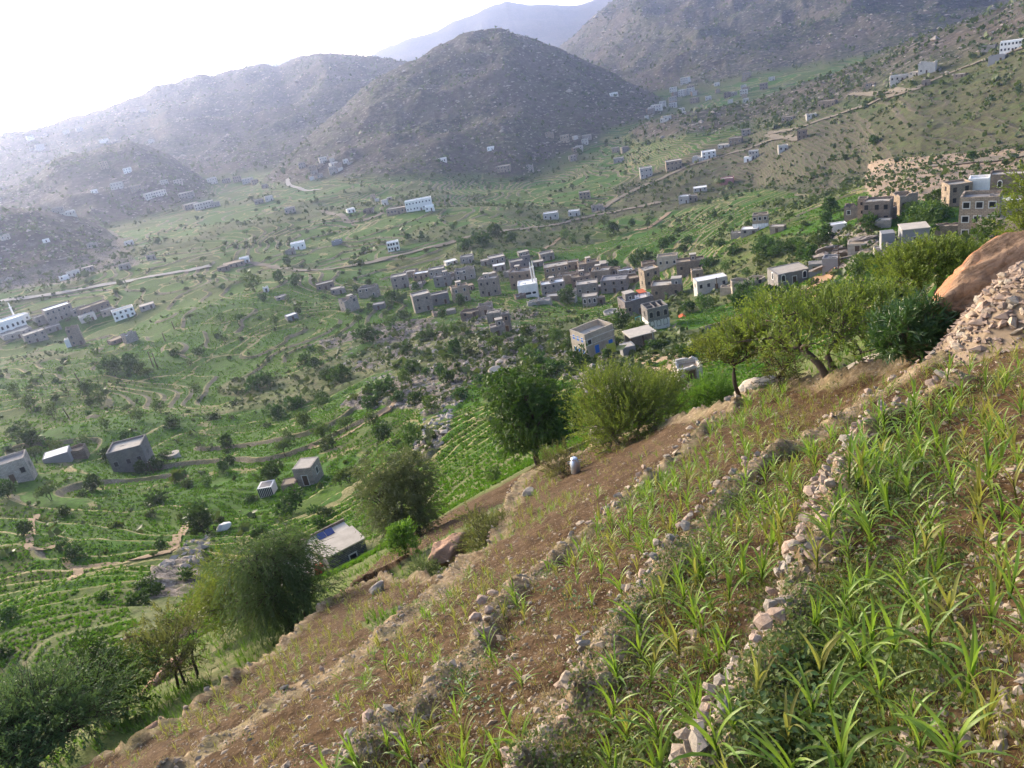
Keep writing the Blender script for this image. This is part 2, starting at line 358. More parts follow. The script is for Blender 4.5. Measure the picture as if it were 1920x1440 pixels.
def mat_wall(name, c1, c2, bw, bh, mortar, weather=(0.10, 0.09, 0.08), wamt=0.5, plaster=None, pamt=0.0):
    """masonry of blocks bw x bh metres seen from far off; weather streaks and old plaster"""
    n = NT(name); tc = n.obj(); sx = n.n('SeparateXYZ'); n.put(sx.inputs[0], tc)
    u = n.math('ADD', sx.outputs[0], sx.outputs[1]); cv = n.n('CombineXYZ'); n.put(cv.inputs[0], u); n.put(cv.inputs[1], sx.outputs[2])
    b = n.n('TexBrick'); n.put(b.inputs['Vector'], cv.outputs[0]); b.inputs['Scale'].default_value = 1.0
    b.inputs['Brick Width'].default_value = bw; b.inputs['Row Height'].default_value = bh; b.inputs['Mortar Size'].default_value = 0.022
    b.inputs['Bias'].default_value = -0.1
    n.put(b.inputs['Color1'], c1); n.put(b.inputs['Color2'], c2); n.put(b.inputs['Mortar'], mortar)
    oi = n.n('ObjectInfo').outputs['Random']
    f = n.noise(tc, 0.7, 5, 0.7, 0.4); c = n.mix(n.ramp(f, [(0.45, 0), (0.7, wamt)]), b.outputs['Color'], weather)
    f2 = n.noise(n.scale(tc, (1.5, 1.5, .35)), 1.2, 5, 0.6)
    if plaster: c = n.mix(n.ramp(f2, [(0.62-pamt*0.3, 0), (0.66-pamt*0.3, 1)]), c, plaster)
    else: c = n.mix(n.ramp(f2, [(0.5, 0), (0.75, 0.35)]), c, (c1[0]*1.5, c1[1]*1.45, c1[2]*1.4))
    hv = n.n('HueSaturation'); n.put(hv.inputs['Color'], c); n.put(hv.inputs['Value'], n.math('MULTIPLY_ADD', oi, 0.3, 0.85))
    n.principled(hv.outputs[0], 0.95, n.bump(n.math('ADD', b.outputs['Fac'], n.noise(tc, 9, 3)), 0.5, -0.03), 0.1)
    return n.m
# ---------------------------------------------------------------- the ground
def ground_material():
    n = NT('terraced_ground'); P = n.pos()
    flat = n.scale(P, (1, 1, 0.0))
    wob = n.noise(flat, 0.06, 3, 0.5, 0, 'Color')
    wv = n.n('VectorMath', operation='MULTIPLY_ADD'); n.put(wv.inputs[0], wob); wv.inputs[1].default_value = (22, 22, 0); n.put(wv.inputs[2], flat)
    W = wv.outputs[0]
    th = n.attr('th'); rf = n.attr('rf'); tm = n.attr('tm'); rk = n.attr('rk'); br = n.attr('br'); mt = n.attr('mt'); fg = n.attr('fg'); bk = n.attr('bk'); fl = n.attr('fl')
    n1 = n.noise(P, 0.9, 5, 0.65); n2 = n.noise(P, 0.12, 5, 0.6); n3 = n.noise(P, 3.5, 4, 0.65); nb = n.noise(P, 0.028, 4, 0.55)
    n4 = n.noise(P, 0.35, 5, 0.7)
    thj = n.math('ADD', th, n.math('MULTIPLY', n.math('SUBTRACT', n4, 0.5), n.math('MULTIPLY', rf, 0.45)))
    fr = n.math('FRACT', thj); lev = n.math('FLOOR', thj)
    cell = n.vor(W, 0.024, 'F1', 'Color'); cs = n.n('SeparateXYZ'); n.put(cs.inputs[0], cell)
    wn_ = n.n('TexWhiteNoise', noise_dimensions='2D'); cv = n.n('CombineXYZ'); n.put(cv.inputs[0], n.math('MULTIPLY', lev, 0.731)); n.put(cv.inputs[1], n.math('MULTIPLY', cs.outputs[0], 9.0)); n.put(wn_.inputs['Vector'], cv.outputs[0])
    rnd = wn_.outputs['Value']
    # crops of each field
    crop = n.ramp(n.math('ADD', n.math('MULTIPLY', rnd, 0.62), n.math('MULTIPLY', nb, 0.38)),
                  [(0.14, (0.036, 0.122, 0.004)), (0.38, (0.055, 0.160, 0.005)), (0.58, (0.076, 0.150, 0.010)), (0.72, (0.088, 0.124, 0.018)), (0.83, (0.108, 0.092, 0.034)), (0.91, (0.068, 0.188, 0.007))])
    crop = n.mix(n.ramp(n2, [(0.44, 0), (0.68, 0.38)]), crop, (0.080, 0.092, 0.020))
    crop = n.mix(n.ramp(n1, [(0.38, 0.0), (0.62, 0.7)]), crop, (0.026, 0.052, 0.008)); crop = n.mix(n.ramp(n3, [(0.42, 0.0), (0.60, 0.5)]), crop, (0.030, 0.055, 0.009))
    crop = n.mix(n.ramp(n.noise(P, 2.2, 2, 0.5), [(0.55, 0.0), (0.75, 0.35)]), crop, (0.095, 0.195, 0.016))
    # ploughed or planted rows
    # terrace faces: dry stone and grass, shade painted in with the dark greens
    stone = n.ramp(n3, [(0.30, (0.085, 0.070, 0.050)), (0.52, (0.185, 0.155, 0.110)), (0.72, (0.30, 0.26, 0.20))])
    face = n.mix(n.ramp(n2, [(0.40, 0.15), (0.62, 0.95)]), stone, n.ramp(n1, [(0.35, (0.030, 0.045, 0.012)), (0.65, (0.085, 0.090, 0.034))]))
    tan = n.ramp(n3, [(0.32, (0.15, 0.135, 0.05)), (0.52, (0.27, 0.225, 0.105)), (0.70, (0.40, 0.325, 0.185))])
    isface = n.math('MULTIPLY', n.math('GREATER_THAN', fr, n.math('SUBTRACT', 1.0, rf)), tm)
    col = n.mix(isface, crop, face)
    rim_ = n.math('LESS_THAN', fr, n.math('MULTIPLY', rf, n.math('MULTIPLY_ADD', rnd, 0.35, 0.25)))
    rim = n.math('MULTIPLY', n.math('MULTIPLY', rim_, tm), n.math('MULTIPLY', n.ramp(n2, [(0.36, 0.30), (0.54, 1.0)]), n.ramp(n1, [(0.34, 0.45), (0.50, 1.0)])))
    col = n.mix(rim, col, tan)
    # little banks across the fields
    e = n.vor(W, 0.024, 'DISTANCE_TO_EDGE'); edge = n.math('MULTIPLY', n.math('LESS_THAN', e, 0.018), n.math('MULTIPLY', tm, n.ramp(n2, [(0.45, 0), (0.52, 0.75)])))
    col = n.mix(edge, col, tan)
    # land that is not levelled: scrub
    scrub = n.ramp(n1, [(0.30, (0.040, 0.060, 0.016)), (0.50, (0.105, 0.110, 0.042)), (0.66, (0.175, 0.145, 0.085)), (0.80, (0.27, 0.225, 0.155))])
    scrub = n.mix(n.ramp(n2, [(0.42, 0), (0.6, 0.75)]), scrub, n.ramp(n3, [(0.3, (0.05, 0.09, 0.016)), (0.7, (0.115, 0.145, 0.035))]))
    col = n.mix(n.ramp(n.math('ADD', tm, n.math('MULTIPLY', n.math('SUBTRACT', n1, 0.5), 0.6)), [(0.3, 1), (0.6, 0)]), col, scrub)
    # brown flank of the right hand hill
    flk = n.mix(n.ramp(n4, [(0.42, 0), (0.62, 1)]), n.ramp(n1, [(0.3, (0.038, 0.036, 0.020)), (0.7, (0.090, 0.074, 0.048))]), n.ramp(n1, [(0.3, (0.045, 0.062, 0.022)), (0.7, (0.12, 0.125, 0.05))]))
    flk = n.mix(n.math('MULTIPLY', isface, 0.75), flk, n.ramp(n3, [(0.3, (0.045, 0.036, 0.026)), (0.7, (0.15, 0.125, 0.09))]))
    flk = n.mix(n.math('MULTIPLY', rim, 0.6), flk, (0.155, 0.132, 0.088))
    col = n.mix(n.math('MULTIPLY', fl, n.ramp(n2, [(0.30, 0.55), (0.50, 1.0)])), col, flk)
    # rock
    vl = n.vor(n.scale(P, (1, 1, 2.2)), 0.55, 'DISTANCE_TO_EDGE')
    rock = n.ramp(n3, [(0.28, (0.10, 0.078, 0.062)), (0.5, (0.205, 0.168, 0.135)), (0.75, (0.34, 0.30, 0.26))])
    rock = n.mix(n.ramp(vl, [(0.0, 0.85), (0.10, 0)]), rock, (0.045, 0.040, 0.030))
    rock = n.mix(n.ramp(n4, [(0.50, 0), (0.60, 0.85)]), rock, n.ramp(n1, [(0.3, (0.042, 0.065, 0.018)), (0.7, (0.12, 0.125, 0.045))]))
    col = n.mix(n.ramp(n.math('ADD', rk, n.math('MULTIPLY', n.math('SUBTRACT', n4, 0.5), 0.9)), [(0.40, 0), (0.62, 1)]), col, rock)
    bare = n.ramp(n1, [(0.3, (0.235, 0.165, 0.105)), (0.7, (0.38, 0.29, 0.205))])
    col = n.mix(n.ramp(n.math('ADD', br, n.math('MULTIPLY', n.math('SUBTRACT', n4, 0.5), 0.8)), [(0.40, 0), (0.60, 1)]), col, bare)
    # mountains: rock, scree and scrub
    m1 = n.noise(P, 0.045, 6, 0.7); m2 = n.noise(P, 0.16, 5, 0.72); m3 = n.noise(P, 0.009, 5, 0.6)
    mcol = n.ramp(m2, [(0.34, (0.014, 0.021, 0.010)), (0.46, (0.045, 0.043, 0.032)), (0.57, (0.105, 0.088, 0.073)), (0.69, (0.30, 0.265, 0.235))])
    mcol = n.mix(n.ramp(m1, [(0.42, 0), (0.60, 0.75)]), mcol, n.ramp(m2, [(0.35, (0.034, 0.048, 0.018)), (0.65, (0.095, 0.098, 0.045))]))
    mcol = n.mix(n.ramp(m3, [(0.45, 0), (0.62, 0.5)]), mcol, (0.120, 0.090, 0.074))
    sp_ = n.vor(P, 0.11, 'F1'); mcol = n.mix(n.ramp(sp_, [(0.10, 0.75), (0.24, 0.0)]), mcol, n.mix(n.ramp(n2, [(0.48, 0), (0.52, 1)]), (0.028, 0.040, 0.016), (0.36, 0.32, 0.27)))
    col = n.mix(n.ramp(n.math('ADD', mt, n.math('MULTIPLY', n.math('SUBTRACT', m1, 0.5), 0.7)), [(0.3, 0), (0.62, 1)]), col, mcol)
    # near hillside: red earth with grit, dry banks
    g1 = n.noise(P, 6.0, 6, 0.7); g2 = n.noise(P, 1.1, 4, 0.6); gv = n.vor(P, 26.0, 'F1'); gc = n.vor(P, 26.0, 'F1', 'Color'); gs = n.n('SeparateXYZ'); n.put(gs.inputs[0], gc)
    soil = n.ramp(g1, [(0.28, (0.028, 0.014, 0.007)), (0.50, (0.060, 0.034, 0.014)), (0.72, (0.112, 0.069, 0.034))])
    soil = n.mix(n.ramp(g2, [(0.45, 0), (0.65, 0.6)]), soil, n.ramp(g1, [(0.3, (0.060, 0.034, 0.017)), (0.7, (0.145, 0.095, 0.054))]))
    grit = n.math('MULTIPLY', n.ramp(gv, [(0.22, 1), (0.36, 0)]), n.math('GREATER_THAN', gs.outputs[1], 0.74))
    soil = n.mix(n.math('MULTIPLY', grit, 0.8), soil, n.ramp(gs.outputs[2], [(0, (0.22, 0.15, 0.09)), (1, (0.42, 0.36, 0.28))]))
    dry = n.ramp(g1, [(0.28, (0.085, 0.055, 0.030)), (0.48, (0.180, 0.130, 0.075)), (0.70, (0.34, 0.265, 0.165))])
    dry = n.mix(n.ramp(g2, [(0.48, 0), (0.62, 0.5)]), dry, (0.12, 0.115, 0.05))
    soil = n.mix(n.ramp(n.math('ADD', bk, n.math('MULTIPLY', n.math('SUBTRACT', g2, 0.5), 1.1)), [(0.30, 0), (0.62, 1)]), soil, dry)
    col = n.mix(n.ramp(n.math('ADD', fg, n.math('MULTIPLY', n.math('SUBTRACT', g2, 0.5), 0.6)), [(0.35, 0), (0.6, 1)]), col, soil)
    hb = n.math('ADD', n.math('MULTIPLY', g1, 0.05), n.math('MULTIPLY', n1, 0.25))
    hb = n.math('ADD', hb, n.math('MULTIPLY', m2, n.math('MULTIPLY', mt, 4.0)))
    hb = n.math('ADD', hb, n.math('MULTIPLY', grit, 0.012))
    n.principled(col, 0.95, n.bump(hb, 0.8, 1.0), 0.1)
    return n.m
M_GROUND = ground_material()
# ---------------------------------------------------------------- object helpers
def new_mesh(name, verts, faces, mats, mi=None, attrs=None, smooth=False):
    me = bpy.data.meshes.new(name)
    verts = np.asarray(verts, np.float32)
    if isinstance(faces, np.ndarray):
        k = faces.shape[1]; me.vertices.add(len(verts)); me.vertices.foreach_set('co', verts.ravel())
        me.loops.add(faces.size); me.polygons.add(len(faces)); me.loops.foreach_set('vertex_index', faces.astype(np.int32).ravel())
        me.polygons.foreach_set('loop_start', np.arange(0, faces.size, k, dtype=np.int32))
        me.polygons.foreach_set('loop_total', np.full(len(faces), k, np.int32))
    else: me.from_pydata([tuple(v) for v in verts.tolist()], [], faces)
    for m in (mats if isinstance(mats, (list, tuple)) else [mats]): me.materials.append(m)
    if mi is not None: me.polygons.foreach_set('material_index', np.asarray(mi, np.int32))
    for k_, (dom, arr) in (attrs or {}).items():
        at_ = me.attributes.new(k_, 'FLOAT', dom); at_.data.foreach_set('value', np.asarray(arr, np.float32).ravel())
    me.polygons.foreach_set('use_smooth', np.full(len(me.polygons), bool(smooth)))
    me.update(calc_edges=True); return me
def add_obj(name, data, parent=None, loc=(0, 0, 0), rot=None, scale=None, **props):
    o = bpy.data.objects.new(name, data); COL.objects.link(o); o.location = loc
    if rot is not None: o.rotation_euler = rot
    if scale is not None: o.scale = (scale,)*3 if isinstance(scale, (int, float)) else scale
    if parent is not None: o.parent = parent
    for k, v in props.items():
        if v is not None: o[k] = v
    return o
def thing(name, label, cat, loc=(0, 0, 0), rz=0.0, group=None, scale=None):
    return add_obj(name, None, None, loc, (0, 0, rz), scale, label=label, category=cat, group=group)
def grid_faces(nr_, nc_):
    i = np.arange(nr_-1)[:, None]*nc_+np.arange(nc_-1)[None, :]
    return np.stack([i, i+1, i+1+nc_, i+nc_], -1).reshape(-1, 4)
# ================================================================ ground sheet
gm = new_mesh('ground', np.stack([X, Y, H], -1).reshape(-1, 3), grid_faces(NR, NC)[:, ::-1], M_GROUND,
              attrs={k: ('POINT', v) for k, v in dict(th=th, rf=rf, tm=TM, rk=RK, br=BR, mt=MT, fg=FG, bk=BANK, fl=FLK*(1-MT)).items()}, smooth=True)
add_obj('ground', gm, kind='structure')
# ================================================================ haze
def make_haze():
    n = NT('haze_air'); pv = n.n('VolumePrincipled')
    pv.inputs['Color'].default_value = (0.56, 0.66, 1.0, 1); pv.inputs['Density'].default_value = 0.000130; pv.inputs['Anisotropy'].default_value = 0.60
    n.t.links.new(pv.outputs[0], n.out.inputs['Volume'])
    x, y0, y1, z0, z1 = 7200, -120, 7700, float(H.min())-3, float(H.max())+40
    v = [(-x, y0, z0), (x, y0, z0), (x, y1, z0), (-x, y1, z0), (-x, y0, z1), (x, y0, z1), (x, y1, z1), (-x, y1, z1)]
    f = [(3, 2, 1, 0), (4, 5, 6, 7), (0, 1, 5, 4), (1, 2, 6, 5), (2, 3, 7, 6), (3, 0, 4, 7)]
    add_obj('haze', new_mesh('haze', v, f, n.m), kind='stuff')
make_haze()
# ================================================================ LABEL HELPERS
LMK = [('the white mosque', 992, 545), ('the blue shuttered house', 1130, 630), ('the long white school', 787, 388), ('the orange boulder', 1850, 540),
       ('the round water tanks', 322, 853), ('the lone grey block house', 247, 862), ('the solar panel farmhouse', 630, 1020), ('the pale roofed farmhouse', 573, 890),
       ('the grey granite outcrop', 1590, 455), ('the brown fort house', 1640, 400), ('the tall tan stone house', 1830, 420), ('the bare brown field', 1770, 335),
       ('the white arched building at the left edge', 20, 612), ('the brown ruined tower', 146, 632), ('the switchback road', 1690, 175), ('the two tone tower house', 1426, 418),
       ('the rocky cone hill', 920, 160), ('the wide mango tree', 980, 780), ('the umbrella acacia', 1550, 660), ('the white topped house on the right hill', 1894, 90),
       ('the three storey white house by the road', 739, 462), ('the dark grey and white house', 1240, 595), ('the stone ruin on the rocky spur', 882, 590), ('the pink house', 1363, 340),
       ('the twin poles', 287, 680), ('the curved footpath', 125, 1035), ('the valley road', 160, 545), ('the hamlet below the left ridge', 440, 345), ('the hamlet in the far gap', 1330, 185),
       ('the big terraced fields', 420, 720), ('the rocky spur', 830, 690), ('the cream tower house', 1240, 500), ('the drooping grey tree', 745, 960), ('the dark weeping tree', 540, 1130),
       ('the bright right hand fields', 1330, 420), ('the low white house on the ridge road', 1413, 290), ('the left brown hill', 90, 460), ('the lower road bend', 1000, 428)]
_used = {}
def rel(px, py, l):
    dx, dy = px-l[1], py-l[2]; d = math.hypot(dx, dy)
    near = 'just ' if d < 45 else ('well ' if d > 170 else '')
    if abs(dx) > 1.3*abs(dy): return near+('right of ' if dx > 0 else 'left of ')+l[0]
    return near+('beyond ' if dy < 0 else 'this side of ')+l[0]
def describe(px, py, kind, sizes=('',), maxw=16):
    """a label that says where a thing stands by what stands near it; kept unique while words last"""
    o = sorted(LMK, key=lambda l: math.hypot(px-l[1], py-l[2])); o = [l for l in o if math.hypot(px-l[1], py-l[2]) > 6]
    tries = [f'{kind} {rel(px, py, o[0])}', f'{kind} {rel(px, py, o[1])}', f'{kind} between {o[0][0]} and {o[1][0]}', f'{kind} {rel(px, py, o[2])}',
             f'{kind} between {o[0][0]} and {o[2][0]}', f'{kind} between {o[1][0]} and {o[2][0]}', f'{kind} {rel(px, py, o[3])}', f'{kind} between {o[0][0]} and {o[3][0]}']
    for t in tries:
        if t not in _used and 4 <= len(t.split()) <= maxw: _used[t] = 1; return t
    t = tries[0]; _used[t] = _used.get(t, 0)+1; return t
# ================================================================ HOUSES
MW = {
 'grey': mat_wall('grey_stone_masonry', (0.320, 0.275, 0.225), (0.430, 0.375, 0.312), 0.45, 0.22, (0.19, 0.17, 0.145)),
 'dark': mat_wall('dark_grey_blockwork', (0.190, 0.172, 0.152), (0.260, 0.238, 0.212), 0.42, 0.21, (0.24, 0.23, 0.22)),
 'tan': mat_wall('tan_stone_masonry', (0.330, 0.255, 0.180), (0.440, 0.350, 0.255), 0.5, 0.24, (0.15, 0.115, 0.08)),
 'brown': mat_wall('brown_stone_masonry', (0.235, 0.180, 0.135), (0.325, 0.255, 0.195), 0.5, 0.22, (0.10, 0.08, 0.06)),
 'cream': mat_wall('cream_plaster_wall', (0.42, 0.36, 0.28), (0.50, 0.43, 0.34), 1.2, 0.6, (0.36, 0.30, 0.23), (0.22, 0.17, 0.12), 0.4),
 'white': mat_wall('whitewashed_wall', (0.76, 0.72, 0.66), (0.82, 0.78, 0.72), 1.4, 0.7, (0.72, 0.68, 0.62), (0.50, 0.46, 0.40), 0.3),
 'violet': mat_wall('violet_grey_blockwork', (0.255, 0.222, 0.205), (0.325, 0.285, 0.262), 0.42, 0.21, (0.13, 0.12, 0.13)),
 'pink': mat_plain('pink_plaster', (0.42, 0.20, 0.19), 0.9, 0.2),
 'lime': mat_wall('lime_washed_stone', (0.50, 0.46, 0.40), (0.60, 0.56, 0.50), 0.5, 0.24, (0.34, 0.30, 0.25), (0.3, 0.25, 0.2), 0.4),
 'cement': mat_plain('cement_render', (0.25, 0.245, 0.24), 0.9, 0.2),
}
MR = {'pale': mat_plain('dusty_pale_roof', (0.47, 0.41, 0.33), 0.95, 0.35, 0.9, 0.2, rnd=0.12), 'white': mat_plain('white_roof', (0.74, 0.73, 0.70), 0.8, 0.15, 0.9, 0.1),
      'grey': mat_plain('grey_roof_screed', (0.27, 0.25, 0.23), 0.95, 0.35, 0.9, 0.2, rnd=0.12), 'tan': mat_plain('earth_roof', (0.33, 0.255, 0.175), 0.95, 0.3, 0.9, 0.2)}
M_GLASS = mat_plain('dark_window_opening', (0.018, 0.018, 0.020), 0.35, 0.2, 2, 0, 0.4)
M_FRAME = mat_plain('pale_window_surround', (0.55, 0.52, 0.47), 0.85, 0.15)
M_BLUE = mat_plain('blue_paint', (0.03, 0.16, 0.55), 0.55, 0.15)
M_WOOD = mat_plain('weathered_wood', (0.10, 0.065, 0.04), 0.9, 0.3, 5)
M_CYAN = mat_plain('turquoise_paint', (0.12, 0.42, 0.45), 0.6, 0.15)
M_RED = mat_plain('faded_red_paint', (0.36, 0.05, 0.035), 0.6, 0.25)
M_RUST = mat_plain('orange_sheet', (0.72, 0.16, 0.05), 0.7, 0.15)
M_METAL = mat_plain('galvanised_metal', (0.55, 0.57, 0.60), 0.35, 0.15, 6, 0.05, 0.5, 0.85)
M_DARKMETAL = mat_plain('dark_metal', (0.06, 0.06, 0.065), 0.6, 0.2)
def boxv(x0, x1, y0, y1, z0, z1):
    v = [(x0, y0, z0), (x1, y0, z0), (x1, y1, z0), (x0, y1, z0), (x0, y0, z1), (x1, y0, z1), (x1, y1, z1), (x0, y1, z1)]
    f = [(3, 2, 1, 0), (4, 5, 6, 7), (0, 1, 5, 4), (1, 2, 6, 5), (2, 3, 7, 6), (3, 0, 4, 7)]
    return v, f
class MB:
    def __init__(s): s.v = []; s.f = []; s.m = []
    def add(s, v, f, mi=0):
        o = len(s.v); s.v += [tuple(p) for p in v]; s.f += [tuple(i+o for i in q) for q in f]; s.m += [mi]*len(f)
    def box(s, x0, x1, y0, y1, z0, z1, mi=0): s.add(*boxv(x0, x1, y0, y1, z0, z1), mi)
    def tube(s, pts, rad, n=6, mi=0, cap=True):
        pts = [Vector(p) for p in pts]; rad = rad if isinstance(rad, (list, tuple)) else [rad]*len(pts); o = len(s.v)
        for i, p in enumerate(pts):
            d = (pts[min(i+1, len(pts)-1)]-pts[max(i-1, 0)]).normalized(); u = d.orthogonal().normalized()
            if abs(d.z) < 0.95: u = (Vector((0, 0, 1))-d*d.z).normalized()
            else: u = (Vector((1, 0, 0))-d*d.x).normalized()
            w = d.cross(u)
            for k in range(n):
                a = 2*PI*k/n; s.v.append(tuple(p+(u*math.cos(a)+w*math.sin(a))*rad[i]))
        for i in range(len(pts)-1):
            for k in range(n):
                k2 = (k+1) % n; s.f.append((o+i*n+k, o+i*n+k2, o+(i+1)*n+k2, o+(i+1)*n+k)); s.m.append(mi)
        if cap:
            s.f.append(tuple(o+k for k in reversed(range(n)))); s.m.append(mi)
            b = o+(len(pts)-1)*n; s.f.append(tuple(b+k for k in range(n))); s.m.append(mi)
    def mesh(s, name, mats, smooth=False): return new_mesh(name, s.v, s.f, mats, s.m, smooth=smooth)
    def build(s, name, mats, parent=None, smooth=False, **kw): return add_obj(name, s.mesh(name, mats, smooth), parent, **kw)
_winmesh = {}
def window_unit(parent, w, h, loc, rz, frame=M_FRAME, pane=M_GLASS, arch=False, name='window'):
    """a frame with a pane set back inside it; meshes are shared between windows of one size"""
    key = (round(w, 1), round(h, 1), frame.name, pane.name, arch)
    if key not in _winmesh:
        b = MB(); t = 0.14 if w > .6 else 0.09
        prof = [(-w/2, 0), (w/2, 0), (w/2, h)] + ([(w/2*math.cos(a), h+w/2*math.sin(a)) for a in (PI*.2, PI*.4, PI*.6, PI*.8)] if arch else []) + [(-w/2, h)]
        c = (0, h/2); out = [(c[0]+(x-c[0])*(1+2*t/w), c[1]+(z-c[1])*(1+2*t/h)) for x, z in prof]; k = len(prof)
        v = [(x, -0.06, z) for x, z in out]+[(x, -0.06, z) for x, z in prof]+[(x, 0.03, z) for x, z in out]+[(x, 0.03, z) for x, z in prof]
        f = []
        for i in range(k):
            j = (i+1) % k; f += [(i, j, k+j, k+i), (i, 2*k+i, 2*k+j, j), (k+i, k+j, 3*k+j, 3*k+i)]
        b.add(v, f)
        p = MB(); p.add([(x, -0.012, z) for x, z in prof], [tuple(range(k))])
        _winmesh[key] = (b.mesh('window', frame), p.mesh('pane', pane))
    fm, pm = _winmesh[key]
    o = add_obj(name, fm, parent, loc, (0, 0, rz)); add_obj('pane' if name == 'window' else 'panel', pm, o); return o
def shell(b, w, d, z0, h, th=0.3, para=0.5, ruin=0.0, mi=0):
    """outer walls with a parapet round a sunken roof; broken top edge if ruined"""
    nseg = 6; outer = []; 
    cs = [(-w/2, -d/2), (w/2, -d/2), (w/2, d/2), (-w/2, d/2)]; ring = []
    for i in range(4):
        for k in range(nseg):
            t = k/nseg; a, c = cs[i], cs[(i+1) % 4]; ring.append((a[0]+(c[0]-a[0])*t, a[1]+(c[1]-a[1])*t))
    n = len(ring); tops = [h - (random.random()**1.5*ruin*h if ruin else random.uniform(0, .06)) for _ in ring]
    ins = [(x*(1-2*th/w), y*(1-2*th/d)) for x, y in ring]; zi = max(h-para-ruin*h*0.9, 0.3)
    v = [(x, y, z0) for x, y in ring]+[(x, y, t) for (x, y), t in zip(ring, tops)]+[(x, y, t) for (x, y), t in zip(ins, tops)]+[(x, y, zi-0.2) for x, y in ins]
    f = []
    for i in range(n):
        j = (i+1) % n; f += [(i, j, n+j, n+i), (n+i, n+j, 2*n+j, 2*n+i), (2*n+i, 2*n+j, 3*n+j, 3*n+i)]
    b.add(v, f, mi); return zi
HOUSES = []
def house(px, py, wpx, hpx, style, yaw=0, dr=0.8, roof='pale', label=None, win=True, arch=False, ruin=0.0, storeys=None, frame=None, name='stone_house', cat='house', kind=None,
          hut=None, para=None, group='houses of the valley', side=True, wpane=M_GLASS, dmin=2.5, door=True):
    if not label: yaw += random.uniform(-14, 14); hpx *= random.uniform(.9, 1.3)
    p = at(px, py); D = p.length; a = math.atan2(p.x, p.y)
    w = max(2.2, wpx*D/FPX); h = max(1.8, hpx*D/FPX*1.06); d = max(dmin, w*dr)
    rz = -a+math.radians(yaw)
    fw = Vector((-math.sin(rz), math.cos(rz), 0)); rt = Vector((math.cos(rz), math.sin(rz), 0))
    c = p+fw*(d*0.5*abs(math.cos(math.radians(yaw)))+w*0.3*abs(math.sin(math.radians(yaw))))
    zs = [ground(*(c+rt*sx*w/2+fw*sy*d/2).xy) for sx in (-1, 1) for sy in (-1, 1)]
    base = p.z if max(zs)-p.z < h*0.6 else p.z*0.5+max(zs)*0.5-h*0.3
    z0 = min(min(zs), base)-base-0.6
    lab = label or describe(px, py, kind or f'{dict(grey="grey stone", dark="dark grey block", tan="tan stone", brown="brown stone", cream="cream plastered", white="white", violet="violet grey block", pink="pink", lime="lime washed", cement="grey cement")[style]} house')
    t = thing(name, lab, cat, (c.x, c.y, base), rz, group)
    para = (0.55 if h > 3 else 0.2) if para is None else para
    b = MB(); zi = shell(b, w, d, z0, h, 0.28, para, ruin); wl = b.build('wall', MW[style], t)
    th_ = 0.28
    rb = MB(); rb.box(-w/2+th_+.02, w/2-th_-.02, -d/2+th_+.02, d/2-th_-.02, zi-0.18, zi); 
    if para > 0.25 and not ruin:                         # things left lying on the flat roof
        for _ in range(random.randint(1, 4)):
            rx, ry = random.uniform(-.3, .3)*w, random.uniform(-.25, .25)*d; s_ = random.uniform(.2, .7); rb.box(rx-s_, rx+s_, ry-s_*.6, ry+s_*.6, zi+0.004, zi+random.uniform(.1, .45))
    rf_ = rb.build('roof', MR[roof], t)
    if hut:
        hb = MB(); hx, hy, hw, hd, hh, hs = hut; hx *= w; hy *= d
        hb.box(hx-hw/2, hx+hw/2, hy-hd/2, hy+hd/2, zi+0.005, zi+hh); ro = hb.build('roof_room', MW[hs], t)
        hb = MB(); hb.box(hx-hw/2-.12, hx+hw/2+.12, hy-hd/2-.12, hy+hd/2+.12, zi+hh+0.004, zi+hh+.14); hb.build('roof_slab', MR['pale'], ro)
        window_unit(ro, .7, .9, (hx, hy-hd/2-0.003, zi+0.5), 0)
    if win:
        st = storeys or max(1, round((h-para*0.7)/3.1)); sh = (h-para*.6)/st
        fr = frame or random.choice([M_FRAME, MW[style], MW[style], MW['tan']])
        for s_ in range(st):
            nx = win if isinstance(win, int) and win is not True else max(1, int(w/2.7))
            for i in range(nx):
                if ruin and random.random() < .5: continue
                x = (i+0.5)/nx*w-w/2+random.uniform(-.15, .15)
                if s_ == 0 and i == nx//2 and door:
                    window_unit(t, 0.95, min(1.95, sh*.75), (x, -d/2-0.003, 0.05), 0, fr, M_WOOD, False, 'door'); continue
                window_unit(t, 0.85, min(1.15, sh*.42), (x, -d/2-0.003, s_*sh+sh*.38), 0, fr, wpane, arch)
            if side and D < 420:
                sg = 1 if yaw <= 0 else -1                   # the side that is seen
                sg = -1 if yaw > 4 else (1 if yaw < -4 else (1 if px < 960 else -1))
                ny = max(1, int(d/3.2))
                for i in range(ny):
                    y = (i+0.5)/ny*d-d/2
                    window_unit(t, 0.8, min(1.1, sh*.42), (sg*(w/2+0.003), y, s_*sh+sh*.38), sg*PI/2, fr, wpane, arch)
    HOUSES.append((px, py, wpx, hpx, c.x, c.y, max(w, d)*0.75)); return t, w, d, h, zi
H_ = house
